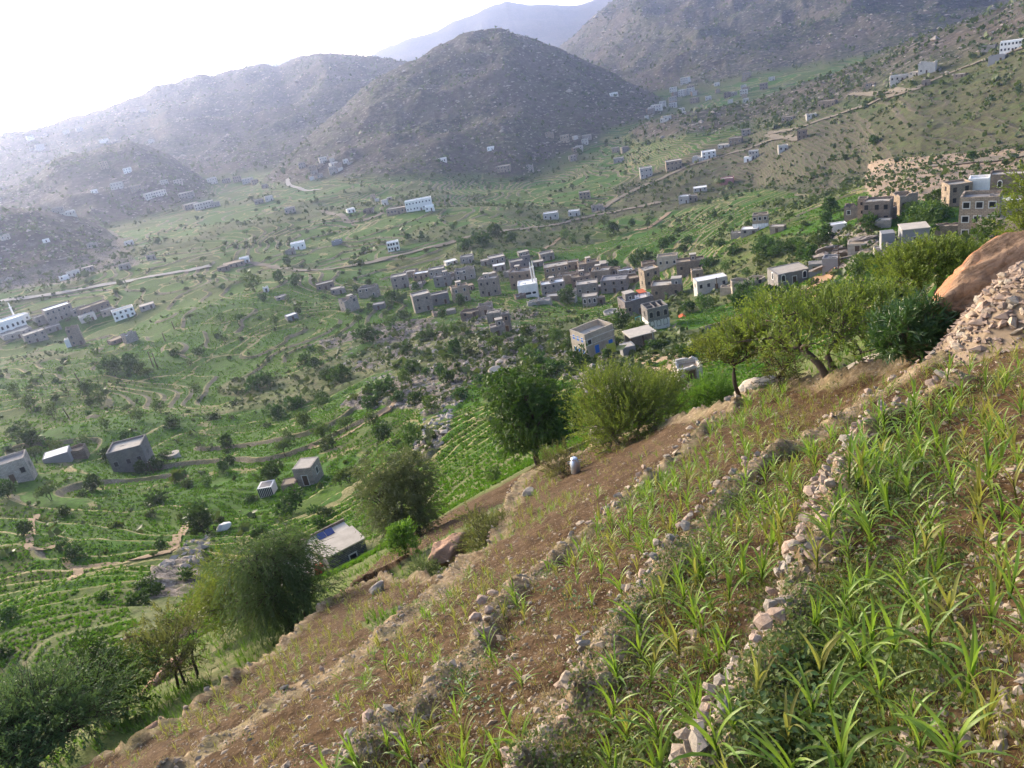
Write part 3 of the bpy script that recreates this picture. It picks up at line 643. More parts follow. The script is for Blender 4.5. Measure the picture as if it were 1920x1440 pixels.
# --- the blue shuttered house on the hillside
t, w, d, h, zi = H_(1133, 664, 66, 46, 'cream', 34, 0.72, 'pale', 'two storey pale stone house with bright blue shutters and walled roof', win=False, storeys=2, para=1.3, name='stone_house', group=None)
for x in (-.30, .18): window_unit(t, 1.1, 1.8, (x*w+1.2, -d/2-.003, 0.5), 0, MW['lime'], M_BLUE, False, 'door')
window_unit(t, .9, 1.0, (-.36*w, -d/2-.003, 3.0), 0)
for z in (0.9, 3.6):
    for y in (-.30, -.02, .26): window_unit(t, .7, 1.0, (-w/2-.003, y*d, z), -PI/2, MW['lime'], M_BLUE, name='window')
b = MB(); b.box(-w/2-.05, w/2+.05, -d/2-.05, -d/2+.02, h-1.45, h-1.25); b.box(-w/2-.05, -w/2+.02, -d/2+.025, d/2, h-1.45, h-1.25); b.box(-w/2-.045, w/2+.045, -d/2-.045, -d/2+.02, 2.75, 2.9); b.build('string_course', MW['lime'], t)
H_(1182, 668, 24, 18, 'cement', 15, 0.9, 'pale', 'small grey cement outbuilding in front of blue shuttered house', win=False, para=.05, name='outbuilding', cat='outbuilding', group=None, door=False)
# --- the village
LST = [
 (752,541,30,18,'grey',-8,.8,'pale'), (768,521,24,11,'tan',-8,.8,'pale'), (790,525,30,11,'tan',-8,.7,'white'), (820,519,30,13,'grey',-8,.7,'pale'), (830,538,30,15,'dark',-5,.6,'grey'),
 (846,525,18,10,'grey',0,.7,'pale'), (873,525,36,15,'grey',0,.6,'pale'), (918,556,36,25,'grey',-6,.6,'grey'), (868,566,32,27,'tan',-6,.6,'tan'), (797,584,34,25,'grey',-6,.8,'pale'),
 (828,571,32,21,'dark',-6,.6,'pale'), (912,591,26,18,'grey',-8,.8,'grey'), (928,606,26,18,'grey',-8,.8,'pale'), (936,631,28,17,'grey',-10,.8,'pale'), (953,622,14,27,'dark',-10,1.,'grey'),
 (978,542,42,26,'brown',-4,.7,'grey'), (1040,553,44,22,'grey',-4,.6,'white'), (876,494,24,10,'grey',-6,.7,'pale'), (934,494,30,12,'grey',-6,.8,'pale'), (911,498,16,8,'grey',0,.8,'pale'),
 (937,508,24,11,'grey',0,.7,'white'), (975,506,32,15,'violet',-4,.7,'pale'), (990,504,14,19,'violet',-4,1.,'grey'), (984,481,20,9,'grey',0,.8,'pale'), (1028,489,26,12,'grey',0,.8,'pale'),
 (848,496,22,5,'lime',0,.8,'white'), (664,583,28,19,'grey',12,.8,'pale'), (690,559,34,15,'grey',-6,.7,'pale'), (711,581,22,10,'dark',-10,.7,'grey'), (640,551,18,9,'grey',0,.8,'pale'),
 (1046,522,46,24,'tan',-6,.7,'pale'), (1062,534,34,16,'tan',-4,.7,'pale'), (1107,511,38,15,'tan',-6,.6,'tan'), (1127,529,34,20,'tan',-6,.7,'pale'), (1092,541,36,17,'brown',-6,.7,'tan'), (1103,554,40,18,'grey',-6,.7,'pale'),
 (1152,550,48,21,'violet',-6,.7,'grey'), (1128,571,15,14,'brown',-6,.8,'tan'), (1175,518,28,11,'grey',-4,.7,'white'), (1152,517,18,13,'tan',-4,.8,'tan'),
 (1296,512,50,22,'brown',-6,.5,'tan'), (1309,524,20,14,'tan',-6,.8,'pale'), (1218,508,24,14,'brown',-6,.8,'tan'), (1382,447,22,11,'grey',-6,.7,'pale'), (1405,441,30,10,'grey',-6,.7,'white'),
 (1456,437,24,9,'tan',-6,.7,'pale'), (1010,500,20,9,'grey',0,.8,'pale'), (1075,506,22,11,'tan',0,.8,'pale'), (955,520,20,10,'grey',0,.8,'pale'), (880,545,22,9,'brown',0,.8,'tan'), (1190,530,20,9,'brown',0,.8,'tan'),
 # left side hamlets
 (84,608,20,13,'grey',8,.8,'pale'), (118,599,40,16,'grey',8,.7,'white'), (168,603,24,9,'lime',8,.7,'pale'), (185,586,46,10,'brown',8,.5,'tan'), (236,597,34,15,'white',10,.6,'pale'), (278,581,24,8,'grey',8,.8,'pale'),
 (72,641,32,14,'grey',8,.8,'pale'), (38,634,42,11,'grey',8,.8,'pale'), (44,606,26,11,'white',8,.7,'white'), (251,641,20,14,'grey',10,.8,'white'), (225,643,24,7,'brown',6,.8,'tan'), (205,592,20,9,'grey',8,.8,'pale'), (150,590,22,9,'grey',8,.8,'pale'), (103,622,22,9,'dark',8,.8,'grey'),
 (551,601,20,9,'cement',0,.8,'white'), (612,544,32,11,'brown',0,.6,'pale'), (632,552,20,9,'grey',0,.8,'pale'), (530,562,20,6,'grey',0,.8,'pale'), (500,548,9,9,'white',0,1.,'white'), (460,494,16,8,'white',0,.8,'white'), (440,502,36,8,'tan',0,.6,'tan'), (420,508,20,6,'brown',0,.6,'tan'), (545,478,16,7,'grey',0,.8,'white'), (560,468,24,10,'white',0,.7,'white'), (632,460,18,8,'cement',0,.8,'white'),
 # along the roads
 (745,402,40,10,'tan',-4,.4,'pale'), (660,399,14,7,'white',0,.8,'white'), (690,400,18,6,'brown',0,.8,'tan'), (945,323,24,10,'tan',0,.6,'pale'), (994,321,12,9,'grey',0,.8,'pale'), (1033,412,27,12,'lime',-4,.6,'white'),
 (1076,406,20,9,'lime',-4,.7,'white'), (1097,373,20,12,'tan',-4,.7,'pale'), (1121,396,22,10,'grey',-4,.7,'pale'), (1213,333,22,13,'lime',-6,.7,'pale'), (1265,319,28,14,'tan',-6,.7,'pale'), (1282,382,18,12,'lime',-4,.8,'white'), (1300,378,16,8,'tan',-4,.8,'pale'),
 (1330,297,24,10,'white',-6,.7,'white'), (1309,304,20,9,'lime',-6,.7,'white'), (1402,304,13,8,'white',-6,.7,'white'), (1313,359,24,6,'lime',-4,.7,'white'),
 (1503,261,14,13,'brown',-6,.8,'tan'), (1469,284,16,8,'lime',-6,.7,'pale'), (1399,255,15,9,'grey',-6,.8,'pale'), (1378,271,22,8,'tan',-6,.7,'pale'), (1356,278,20,6,'lime',-6,.7,'pale'), (1476,228,20,6,'tan',-6,.7,'pale'), (1522,222,16,6,'lime',-6,.7,'pale'),
 (1548,203,28,9,'tan',-6,.5,'pale'), (1630,164,14,7,'tan',-6,.8,'pale'), (1687,154,28,8,'lime',-8,.5,'white'), (1737,138,24,13,'lime',-8,.6,'pale'), (1713,144,16,5,'cream',-8,.7,'pale'), (1736,161,12,8,'tan',-6,.8,'pale'), (1867,119,22,10,'cement',-8,.7,'pale'), (1798,147,16,4,'tan',-6,.7,'pale'), (1852,98,18,7,'grey',-8,.7,'pale'),
 (1160,305,18,7,'grey',0,.7,'pale'), (1060,268,16,10,'tan',0,.7,'pale'), (1100,262,16,7,'grey',0,.7,'pale'), (830,303,14,6,'white',0,.7,'white'), (920,283,12,5,'white',0,.7,'white'), (1152,181,14,5,'white',0,.7,'white'), (1262,198,14,7,'tan',0,.7,'pale'), (1230,208,18,10,'lime',0,.7,'pale'), (1030,258,14,9,'tan',0,.7,'pale'),
 (60,264,10,6,'white',0,.8,'white'), (78,282,12,7,'lime',0,.8,'pale'), (125,252,10,6,'lime',0,.8,'pale'), (152,247,10,5,'lime',0,.8,'pale'), (196,268,14,6,'white',0,.8,'white'), (285,268,10,5,'lime',0,.8,'pale'), (268,210,10,4,'lime',0,.8,'pale'), (198,317,12,9,'tan',0,.8,'pale'), (240,325,12,6,'white',0,.8,'white'), (178,362,10,5,'white',0,.8,'white'), (220,355,18,8,'lime',0,.8,'pale'), (257,359,18,7,'tan',0,.8,'pale'), (295,370,34,9,'lime',0,.5,'pale'), (350,372,24,8,'grey',0,.7,'pale'), (362,392,24,9,'grey',0,.7,'pale'), (385,391,32,9,'lime',0,.5,'pale'), (405,388,14,8,'grey',0,.8,'pale'),
 (400,345,16,8,'lime',0,.7,'white'), (425,343,14,7,'grey',0,.7,'pale'), (446,341,14,8,'tan',0,.7,'tan'), (465,344,18,7,'lime',0,.7,'pale'), (480,346,12,7,'tan',0,.7,'tan'), (497,353,10,5,'grey',0,.8,'pale'), (335,346,14,6,'grey',0,.8,'pale'), (310,346,12,6,'lime',0,.8,'pale'),
 (545,400,18,8,'grey',0,.8,'pale'), (487,382,16,7,'grey',0,.8,'pale'), (506,377,14,7,'lime',0,.8,'pale'), (110,400,18,8,'grey',0,.8,'pale'), (130,405,22,5,'lime',0,.8,'white'), (12,450,14,6,'grey',0,.8,'pale'), (88,455,10,5,'white',0,.8,'white'), (175,465,16,7,'grey',0,.8,'pale'), (243,460,14,6,'lime',0,.8,'white'), (122,525,14,5,'white',0,.8,'white'), (140,518,20,7,'lime',0,.6,'pale'), (166,508,18,6,'grey',0,.6,'pale'), (235,505,18,7,'grey',0,.7,'pale'), (285,487,14,6,'grey',0,.7,'pale')]
for q in LST: H_(*q, hut=(random.uniform(-.25, .25), .15, 2.2, 2.0, 2.1, q[4]) if q[2] > 27 and q[3] > 14 and random.random() < .5 else None, ruin=0.0 if random.random() < .85 else 0.25)
rs = random.Random(8)                             # low yard walls and broken huts between the houses
for _ in range(30):
    px, py = rs.uniform(745, 1190), 0; py = 575-(px-745)*.085+rs.uniform(-42, 26)
    H_(px, py, rs.uniform(14, 30), rs.uniform(4, 8), rs.choice(['grey', 'tan', 'brown', 'lime']), rs.uniform(-20, 20), rs.uniform(.4, .9), rs.choice(['tan', 'pale', 'grey']), win=False, ruin=rs.choice([0, .3, .5]), para=.1, kind='low walled yard', name='walled_yard', cat='yard')
# small hamlets scattered over the far slopes
rs = random.Random(5)
for (cx, cy, rx, ry, n_) in [(1330,180,70,16,22), (1240,215,45,16,10), (625,318,34,16,9), (590,330,30,14,5), (1130,285,60,20,10), (1420,160,40,12,4), (735,385,40,12,5)]:
    for _ in range(n_):
        s_ = rs.uniform(7, 14)
        H_(cx+rs.uniform(-rx, rx), cy+rs.uniform(-ry, ry)-0.1*(rs.uniform(-rx, rx)), s_, s_*rs.uniform(.45, .7), rs.choice(['grey', 'tan', 'lime', 'lime', 'brown']), rs.uniform(-15, 15), .8, rs.choice(['pale', 'white', 'pale']), win=s_ > 9)
# --- houses with features of their own
H_(1107, 575, 28, 19, 'grey', -8, .7, 'pale', 'grey stone house with white arched windows and pale flat roof', win=3, arch=True, frame=MW['white'], para=.2, door=False)
H_(1226, 539, 30, 33, 'tan', 22, .9, 'pale', 'tall tan house with bushy tree growing at its corner', win=2)
H_(1252, 503, 36, 21, 'cream', -6, .6, 'tan', 'cream house with three dark square windows at top of village', win=3, storeys=1, door=False)
H_(1250, 561, 54, 25, 'brown', -8, .6, 'pale', 'brown stone house with small bluish roof room behind dark grey house', win=3, hut=(.36, -.2, 3.2, 2.6, 2.3, 'cement'))
t, w, d, h, zi = H_(1203, 590, 56, 28, 'violet', 20, .7, 'white', 'violet grey house with an orange tarpaulin on its roof terrace', win=3, hut=(-.2, .1, 3.0, 3.0, 2.4, 'dark'), para=.8)
b = MB(); b.add([(.12*w, -.15*d, zi+1.7), (.38*w, -.15*d, zi+1.6), (.38*w, .3*d, zi+1.9), (.12*w, .3*d, zi+2.0), (.12*w, -.15*d, zi+1.64), (.38*w, -.15*d, zi+1.54), (.38*w, .3*d, zi+1.84), (.12*w, .3*d, zi+1.94)], [(0,1,2,3), (7,6,5,4), (0,4,5,1), (1,5,6,2), (2,6,7,3), (3,7,4,0)]); 
aw = b.build('awning', M_RUST, t)
b = MB()
for x, y, z in ((.13, -.14, 1.6), (.37, -.14, 1.5), (.37, .29, 1.8), (.13, .29, 1.9)): b.box(x*w-.05, x*w+.05, y*d-.05, y*d+.05, zi+.01, zi+z+.02)
b.build('awning_posts', M_WOOD, t)
b = MB(); bx_, by_ = .44*w, -.1*d
for i in range(9): pass
b.tube([(bx_, by_, zi+.01), (bx_, by_, zi+.2), (bx_, by_, zi+1.0), (bx_, by_, zi+1.25)], [.45, .55, .55, .2], 10); b.build('water_tank', MW['white'], t)
t, w, d, h, zi = H_(1238, 617, 40, 40, 'dark', 18, .9, 'grey', 'house with dark grey unfinished upper storey over a white ground floor', win=3, storeys=2, arch=True, frame=MW['grey'], para=1.6, door=False)
b = MB(); b.box(-w/2-.03, w/2+.03, -d/2-.03, -d/2+.0, -1.2, h*.42); b.box(-w/2-.03, -w/2+.0, -d/2+.005, d/2, -1.2, h*.42); b.build('painted_ground_floor', MW['white'], t)
b = MB(); b.box(-.1*w, -.06*w, -d/2+.3, d/2-.3, zi+.004, h-.1); b.box(.18*w, .22*w, -d/2+.3, d/2-.3, zi+.004, h-.12); b.box(-w/2+.3, -.105*w, .05*d, .1*d, zi+.004, h-.15); b.build('room_walls', MW['dark'], t)
# the shed with a pale flat roof beside the blue shuttered house
p = at(1208, 655); t = thing('open_shed', 'open shed under a broad pale flat roof beside the blue shuttered house', 'shed', (p.x, p.y, p.z), -math.atan2(p.x, p.y)+.35); S = p.length/FPX
w, d, h = 52*S, 42*S, 3.2
b = MB(); b.box(-w/2, w/2, -d*.1, d*.9, h, h+.22); b.build('roof', MR['pale'], t)
b = MB(); b.box(-w/2+.3, w/2-.4, d*.86-.3, d*.86, -3, h-.004); b.box(w/2-.7, w/2-.4, 0, d*.86-.31, -3, h-.004); b.build('wall', MW['grey'], t)
for x in (-w/2+.3, 0, w/2-.9):
    b = MB(); b.box(x, x+.2, .1, .3, -3, h-.004); b.build('post', M_WOOD, t)
H_(1338, 546, 56, 21, 'lime', 16, .45, 'white', 'long light grey house with a bright white roof right of the brown house', win=4, para=.12)
H_(1367, 551, 32, 12, 'cream', -8, .6, 'tan', 'low cream walled yard left of the long cream ruin', win=False, ruin=.3)
H_(1405, 541, 58, 16, 'cream', 10, .3, 'tan', 'long low cream ruin beside the path below big grey house', win=3, ruin=.35)
H_(1492, 534, 58, 22, 'dark', 24, .8, 'pale', 'large dark grey house with arched white rimmed windows and wide pale roof', win=3, arch=True, frame=MW['white'], para=.15)
H_(1529, 517, 22, 20, 'cement', 0, .9, 'grey', 'hollow grey cement hut behind the large dark grey house', win=1, para=.1, door=False)
H_(1556, 509, 25, 22, 'cement', -8, .9, 'grey', 'blank grey cement house beside the tall utility pole', win=False, para=.4)
H_(1470, 552, 30, 10, 'brown', 10, .8, 'pale', 'low stone hut with pale roof below large dark grey house', win=1)
t, w, d, h, zi = H_(1426, 430, 26, 24, 'tan', -4, .8, 'tan', 'tan tower house with white washed lower floor in the green fields', win=3, storeys=2, door=False)
b = MB(); b.box(-w/2-.03, w/2+.03, -d/2-.03, -d/2, -.8, h*.4); b.build('painted_ground_floor', MW['white'], t)
H_(1642, 422, 42, 37, 'brown', -10, .8, 'pale', 'large brown stone fort house with small round windows', win=3, storeys=2)
H_(1617, 422, 14, 42, 'tan', -6, 1.1, 'tan', 'narrow tan tower joined to the brown fort house', win=1, storeys=3)
H_(1598, 411, 26, 22, 'brown', -6, .8, 'tan', 'roofless brown wing on the left of the fort house', win=2, ruin=.35)
H_(1668, 411, 18, 18, 'brown', -6, .9, 'tan', 'low brown stone wing at the right of the fort house', win=1)
H_(1573, 433, 27, 11, 'white', 14, .4, 'white', 'low white walled building left of the brown fort house', win=False)
H_(1655, 428, 24, 8, 'grey', -6, .5, 'pale', 'low grey store below the brown fort house', win=False, para=.1)
H_(1705, 401, 30, 31, 'tan', 30, .9, 'tan', 'ruined tan tower house standing alone on the slope', win=2, ruin=.12)
H_(1802, 387, 34, 34, 'tan', 24, .9, 'pale', 'tall tan house adjoining a white walled house on the ridge', win=2)
H_(1832, 383, 28, 38, 'white', -4, .9, 'white', 'white walled house adjoining a tall tan house on ridge', win=1, storeys=1, door=False)
H_(1893, 364, 60, 29, 'brown', -6, .5, 'pale', 'wide brown stone house at the right edge of the picture', win=2, storeys=1, arch=True, frame=MW['white'], door=False)
t, w, d, h, zi = H_(1831, 452, 54, 66, 'tan', -6, .8, 'grey', 'tallest tan stone house with dark square windows behind orange boulder', win=3, storeys=3, door=False)
H_(1884, 404, 42, 22, 'grey', -6, .7, 'white', 'grey house with a white roof behind the tallest tan house', win=1)
t, w, d, h, zi = H_(1868, 458, 60, 36, 'tan', -16, .8, 'tan', 'tan annex with outside stair in front of the tallest house', win=False, para=.15)
b = MB()
for i in range(9): b.box(-w/2-1.2, -w/2-.02, -d*.3+i*.5, -d*.3+i*.5+.5, -2, .5+i*.42)
b.build('stair', MW['tan'], t)
H_(1781, 442, 44, 17, 'brown', -4, .3, 'tan', 'old brown stone yard wall left of the tallest tan house', win=False, ruin=.2, name='yard_wall', cat='wall', group=None)
t, w, d, h, zi = H_(1697, 503, 54, 41, 'dark', 10, .8, 'white', 'grey block house with two roof rooms above the bright green trees', win=False, hut=(.30, .1, 4.0, 3.6, 2.7, 'cement'), storeys=2, para=.9)
b = MB(); b.box(-w*.62, -w*.24, -d*.1, d*.4, zi-.6, zi+2.2); b.build('roof_room', MW['cement'], t)
H_(1655, 497, 24, 26, 'grey', 8, .9, 'pale', 'grey wing with a planted balcony left of grey block house', win=1)
H_(1606, 474, 28, 8, 'cream', 0, .5, 'tan', 'small cream store at the foot of the granite outcrop', win=1, para=.1)
# near houses at the lower left
t, w, d, h, zi = H_(247, 886, 56, 40, 'dark', -20, .8, 'pale', 'lone dark grey block house with pale roof among the left fields', win=3, storeys=1, frame=MW['dark'], door=False, para=.5)
t, w, d, h, zi = H_(574, 912, 36, 34, 'grey', -30, 1.1, 'pale', 'farmhouse with a wide pale roof behind two dark trees', win=1, para=.06)
H_(545, 926, 26, 10, 'brown', -20, .9, 'tan', 'low brown store in front of the pale roofed farmhouse', win=False, para=.1)
t, w, d, h, zi = H_(500, 932, 26, 16, 'white', -24, .7, 'grey', 'small pale shed with dark upright slats left of pale roofed farmhouse', win=False, para=.05, name='shed', cat='shed', group=None)
for i in range(8):
    b = MB(); x = -w/2+(i+.5)*w/8; b.box(x-.1, x+.1, -d/2-.05, -d/2-.004, 0, h-.1); b.build('slat', M_DARKMETAL, t)
H_(26, 908, 54, 34, 'grey', -14, .7, 'grey', 'rough grey stone house cut by the left edge of the picture', win=3)
H_(130, 862, 50, 12, 'brown', -14, .5, 'tan', 'ruined brown stone enclosure left of the lone grey house', win=False, ruin=.4)
H_(108, 868, 38, 9, 'cement', -14, .8, 'white', 'low hut under a whitish sheet roof left of lone grey house', win=False, para=.05)
H_(147, 648, 19, 30, 'brown', -8, .9, 'tan', 'brown ruined tower with a small white lean to', win=2, ruin=.1)
H_(137, 650, 18, 13, 'white', -8, .8, 'white', 'small white lean to in front of brown ruined tower', win=1)
H_(20, 623, 52, 18, 'white', 8, .5, 'white', 'white building with a row of dark arches at left edge', win=7, arch=True, storeys=1, door=False)
p = at(24, 606); t = thing('minaret', 'slim white minaret above the white building at left edge', 'minaret', tuple(p+Vector((0, 4, 0))))
b = MB(); b.tube([(0, 0, -2), (0, 0, 8), (0, 0, 8.1), (0, 0, 8.5), (0, 0, 8.6), (0, 0, 10.5), (0, 0, 11.5)], [.6, .5, .8, .8, .4, .35, .03], 8); b.build('shaft', MW['white'], t)
H_(787, 395, 48, 19, 'white', -6, .3, 'white', 'long white two storey school with rows of dark windows', win=8, storeys=2, name='school', cat='school', group=None)
H_(806, 396, 16, 9, 'white', -6, .8, 'white', 'low white block at the right end of the school', win=2)
H_(739, 471, 21, 16, 'white', -6, .7, 'white', 'three storey white house by the valley road with dark windows', win=4, storeys=2)
H_(1894, 98, 28, 15, 'white', -8, .5, 'white', 'white two storey house high on the right hand hill', win=6, storeys=2)
H_(1413, 298, 16, 13, 'lime', -6, .7, 'white', 'light grey house on the ridge road with white hut beside', win=3)
H_(1363, 346, 22, 10, 'pink', -6, .7, 'pale', 'low pink house in the brown fields of right hand hill', win=2)
H_(882, 597, 36, 13, 'brown', -10, .6, 'tan', 'roofless brown stone ruin on the rocky spur', win=2, ruin=.4)
# --- the white mosque with its two thin minarets
t, w, d, h, zi = H_(992, 558, 36, 24, 'white', -4, .9, 'white', 'bright white mosque with two thin minarets and three dark windows', win=False, para=.35, name='mosque', cat='mosque', group=None)
for x, ww in ((-.31, 1.5), (0, 2.4), (.31, 1.5)):
    b = MB(); pr = [(-ww/2, .25), (-ww/2+.25, 0), (ww/2-.25, 0), (ww/2, .25), (ww/2, .7), (ww/2-.25, .95), (-ww/2+.25, .95), (-ww/2, .7)]
    f = window_unit(t, .2, .2, (x*w, -d/2-.003, 1.2), 0, MW['white'], M_GLASS) if False else None
    b.add([(x*w+q, -d/2-.02, 1.3+z) for q, z in pr], [tuple(range(8))]); b.build('window', M_GLASS, t)
for x, y in ((.30, -.05), (.42, .12)):
    b = MB(); b.tube([(x*w, y*d, zi), (x*w, y*d, zi+6), (x*w, y*d, zi+6.05), (x*w, y*d, zi+6.5), (x*w, y*d, zi+6.55), (x*w, y*d, zi+8.2), (x*w, y*d, zi+9)], [.34, .28, .5, .5, .22, .2, .03], 8); b.build('minaret', MW['white'], t)
# --- farmhouse with solar panels just below the hillside
p = at(638, 1060); D = p.length; S = D/FPX; rz = -math.atan2(p.x, p.y)+math.radians(14)
t = thing('farmhouse', 'stone farmhouse with solar panels and pale courtyard below the terraces', 'house', (p.x, p.y, p.z-.35), rz, None, .86)
b = MB(); b.box(-1.0, 3.2, .2, .55, -2.5, 1.75); b.box(-1.0, -.65, .56, 3.3, -2.5, 1.75); b.box(2.85, 3.2, .56, 3.3, -2.5, 1.75); b.box(-.64, 2.84, 2.95, 3.3, -2.5, 1.75); b.build('wall', mat_wall('rough_stone_courses', (0.15, 0.145, 0.14), (0.26, 0.25, 0.24), .34, .2, (.03, .03, .03)), t)
b = MB(); b.box(-1.15, 3.35, .1, 3.45, 1.754, 1.9); rf_ = b.build('roof', MR['pale'], t)
b = MB(); b.box(-6.2, -1.2, .3, 6.6, -2.5, .12); b.box(-1.19, 3.5, 3.5, 6.59, -2.5, .9); b.build('courtyard', MR['pale'], t)
b = MB(); b.box(-6.3, 3.6, 6.6, 6.8, -2.5, 1.2); b.build('yard_wall', MW['brown'], t)
window_unit(t, .7, .6, (1.6, .197, .2), 0)
for i in range(2):
    b = MB(); x = .0+i*.95; b.add([(x, 5.2, 1.0), (x+.9, 5.2, 1.0), (x+.9, 6.1, 1.3), (x, 6.1, 1.3), (x, 5.2, .95), (x+.9, 5.2, .95), (x+.9, 6.1, 1.25), (x, 6.1, 1.25)], [(0,1,2,3), (7,6,5,4), (0,4,5,1), (1,5,6,2), (2,6,7,3), (3,7,4,0)]); b.build('solar_panel', mat_plain('solar_cells', (0.02, 0.035, 0.14), 0.2, 0.1, 4, 0, .6) if i == 0 else bpy.data.materials['solar_cells'], t)
for i in range(3):
    b = MB(); x = -4.4+i*1.5; b.box(x, x+.08, .35, .43, .12, 1.1); b.build('post', M_WOOD, t)
HOUSES.append((622, 1025, 90, 60, p.x-1, p.y+3, 5))
p2 = t.matrix_world if False else None
c = Vector((p.x, p.y, p.z))+Matrix.Rotation(rz, 3, 'Z') @ Vector((-1.65, .77, -.24))
t = thing('water_drum', 'red plastic water drum on pale courtyard of the farmhouse', 'drum', tuple(c), rz)
b = MB(); b.tube([(0, 0, 0), (0, 0, .05), (0, 0, .4), (0, 0, .45), (0, 0, .75), (0, 0, .85)], [.36, .42, .42, .45, .42, .33], 12); b.build('body', M_RED, t); b = MB(); b.tube([(.1, 0, .852), (.1, 0, .93)], .11, 8); b.build('cap', M_DARKMETAL, t)
# --- low ruined white house just behind the acacia shrub
H_(1297, 716, 44, 30, 'lime', 12, .7, 'tan', 'roofless white walled hut half hidden behind the acacia trees', win=1, ruin=.25, group=None)
# ================================================================ TREES AND SHRUBS
ML = {
 'acacia': mat_leaf('acacia_leaflets', (0.070, 0.108, 0.016), (0.160, 0.200, 0.036), 0.40, var=.15),
 'mango': mat_leaf('broad_dark_leaves', (0.028, 0.062, 0.012), (0.085, 0.150, 0.022), 0.30, var=.15),
 'weep': mat_leaf('drooping_leaves', (0.040, 0.076, 0.026), (0.105, 0.155, 0.054), 0.34, var=.15),
 'greyg': mat_leaf('grey_green_leaves', (0.072, 0.100, 0.036), (0.145, 0.175, 0.070), 0.32, var=.15),
 'oleander': mat_leaf('glossy_long_leaves', (0.020, 0.055, 0.014), (0.065, 0.130, 0.026), 0.22, .35, .12, .5),
 'bright': mat_leaf('fresh_green_leaves', (0.060, 0.125, 0.014), (0.115, 0.205, 0.028), 0.40, var=.15),
 'olive': mat_leaf('olive_green_leaves', (0.075, 0.085, 0.022), (0.150, 0.150, 0.045), 0.35, var=.15),
 'dark': mat_leaf('dark_tree_leaves', (0.022, 0.058, 0.008), (0.068, 0.125, 0.018), 0.25, var=.3),
 'mid': mat_leaf('mid_green_tree_leaves', (0.042, 0.086, 0.012), (0.100, 0.155, 0.026), 0.28, var=.3),
 'scrub': mat_leaf('scrub_leaves', (0.030, 0.056, 0.011), (0.090, 0.120, 0.028), 0.22, var=.0),
}
M_BARK = mat_stone('grey_brown_bark', (0.075, 0.055, 0.040), (0.145, 0.115, 0.085), 9, .6, (.05, .04, .03))
M_BARKD = mat_stone('dark_bark', (0.030, 0.022, 0.017), (0.075, 0.058, 0.045), 9, .6, (.10, .08, .06))
def unit(v): return v/np.maximum(np.linalg.norm(v, axis=-1, keepdims=True), 1e-9)
def leaf_quads(p, d, nrm, L, W):
    """diamond leaves: base point p, direction d, blade normal nrm, length L, width W -> verts, faces"""
    w = unit(np.cross(d, nrm)); L = np.asarray(L).reshape(-1, 1); W = np.asarray(W).reshape(-1, 1)
    m = p+d*L*0.45+nrm*L*0.05
    v = np.stack([p, m+w*W*.5, p+d*L, m-w*W*.5], 1).reshape(-1, 3)
    return v, np.arange(len(v)).reshape(-1, 4)
def crown_points(lobes, n, rng, inner=0.45, top=0.25):
    w = np.array([l[1][0]*l[1][1]+l[1][0]*l[1][2] for l in lobes]); k = rng.choice(len(lobes), n, p=w/w.sum())
    c = np.array([l[0] for l in lobes])[k]; r = np.array([l[1] for l in lobes])[k]
    q = rng.normal(size=(n, 3)); q[:, 2] += top; q = unit(q); rad = (inner**3+(1-inner**3)*rng.random((n, 1)))**(1/3.)
    p = c+q*rad*r
    return p, q, rad[:, 0]
def twig_crown(lobes, ntw, tl, per, L, W, rng, updir=0.3, droop=0.0, spread=0.7, inner=0.45, top=0.25, out=1.0):
    p, q, rad = crown_points(lobes, ntw, rng, inner, top)
    d = unit(q*out+np.array([0, 0, updir])+rng.normal(size=(ntw, 3))*0.35)
    tl = tl*rng.uniform(.6, 1.3, (ntw, 1))
    s = (np.arange(per)+.5)/per
    P = p[:, None, :]+d[:, None, :]*tl[:, None, :]*s[None, :, None]
    P[:, :, 2] -= droop*tl*(s[None, :]**2)
    side = unit(np.cross(d, rng.normal(size=(ntw, 3))))
    sg = np.where(np.arange(per) % 2 == 0, 1, -1)
    dd = d[:, None, :]+np.array([0, 0, -1.0])*droop*s[None, :, None]*1.6
    ld = unit(dd+side[:, None, :]*sg[None, :, None]*spread+rng.normal(size=(ntw, per, 3))*0.25)
    nn = unit(np.cross(ld, unit(side[:, None, :]+rng.normal(size=(ntw, per, 3))*.4))+np.array([0, 0, .25]))
    n = ntw*per
    v, f = leaf_quads(P.reshape(-1, 3), ld.reshape(-1, 3), nn.reshape(-1, 3), L*rng.uniform(.65, 1.25, n), W*rng.uniform(.7, 1.2, n))
    val = np.clip(np.repeat(rng.random(ntw), per)*.6+rng.random(n)*.4, 0, 1)
    return v, f, val, p, d, tl
def limb(b, a, c, r0, r1, rng, n=6, sag=0.12, sides=6):
    a, c = np.array(a, float), np.array(c, float); L = np.linalg.norm(c-a); pts = []
    o1, o2 = rng.normal(size=3)*sag*L, rng.normal(size=3)*sag*L
    for i in range(n):
        t = i/(n-1); p = a+(c-a)*t+o1*math.sin(PI*t)*.6+o2*math.sin(2*PI*t)*.35; pts.append(tuple(p))
    b.tube(pts, [r0+(r1-r0)*(i/(n-1))**.8 for i in range(n)], sides); return pts
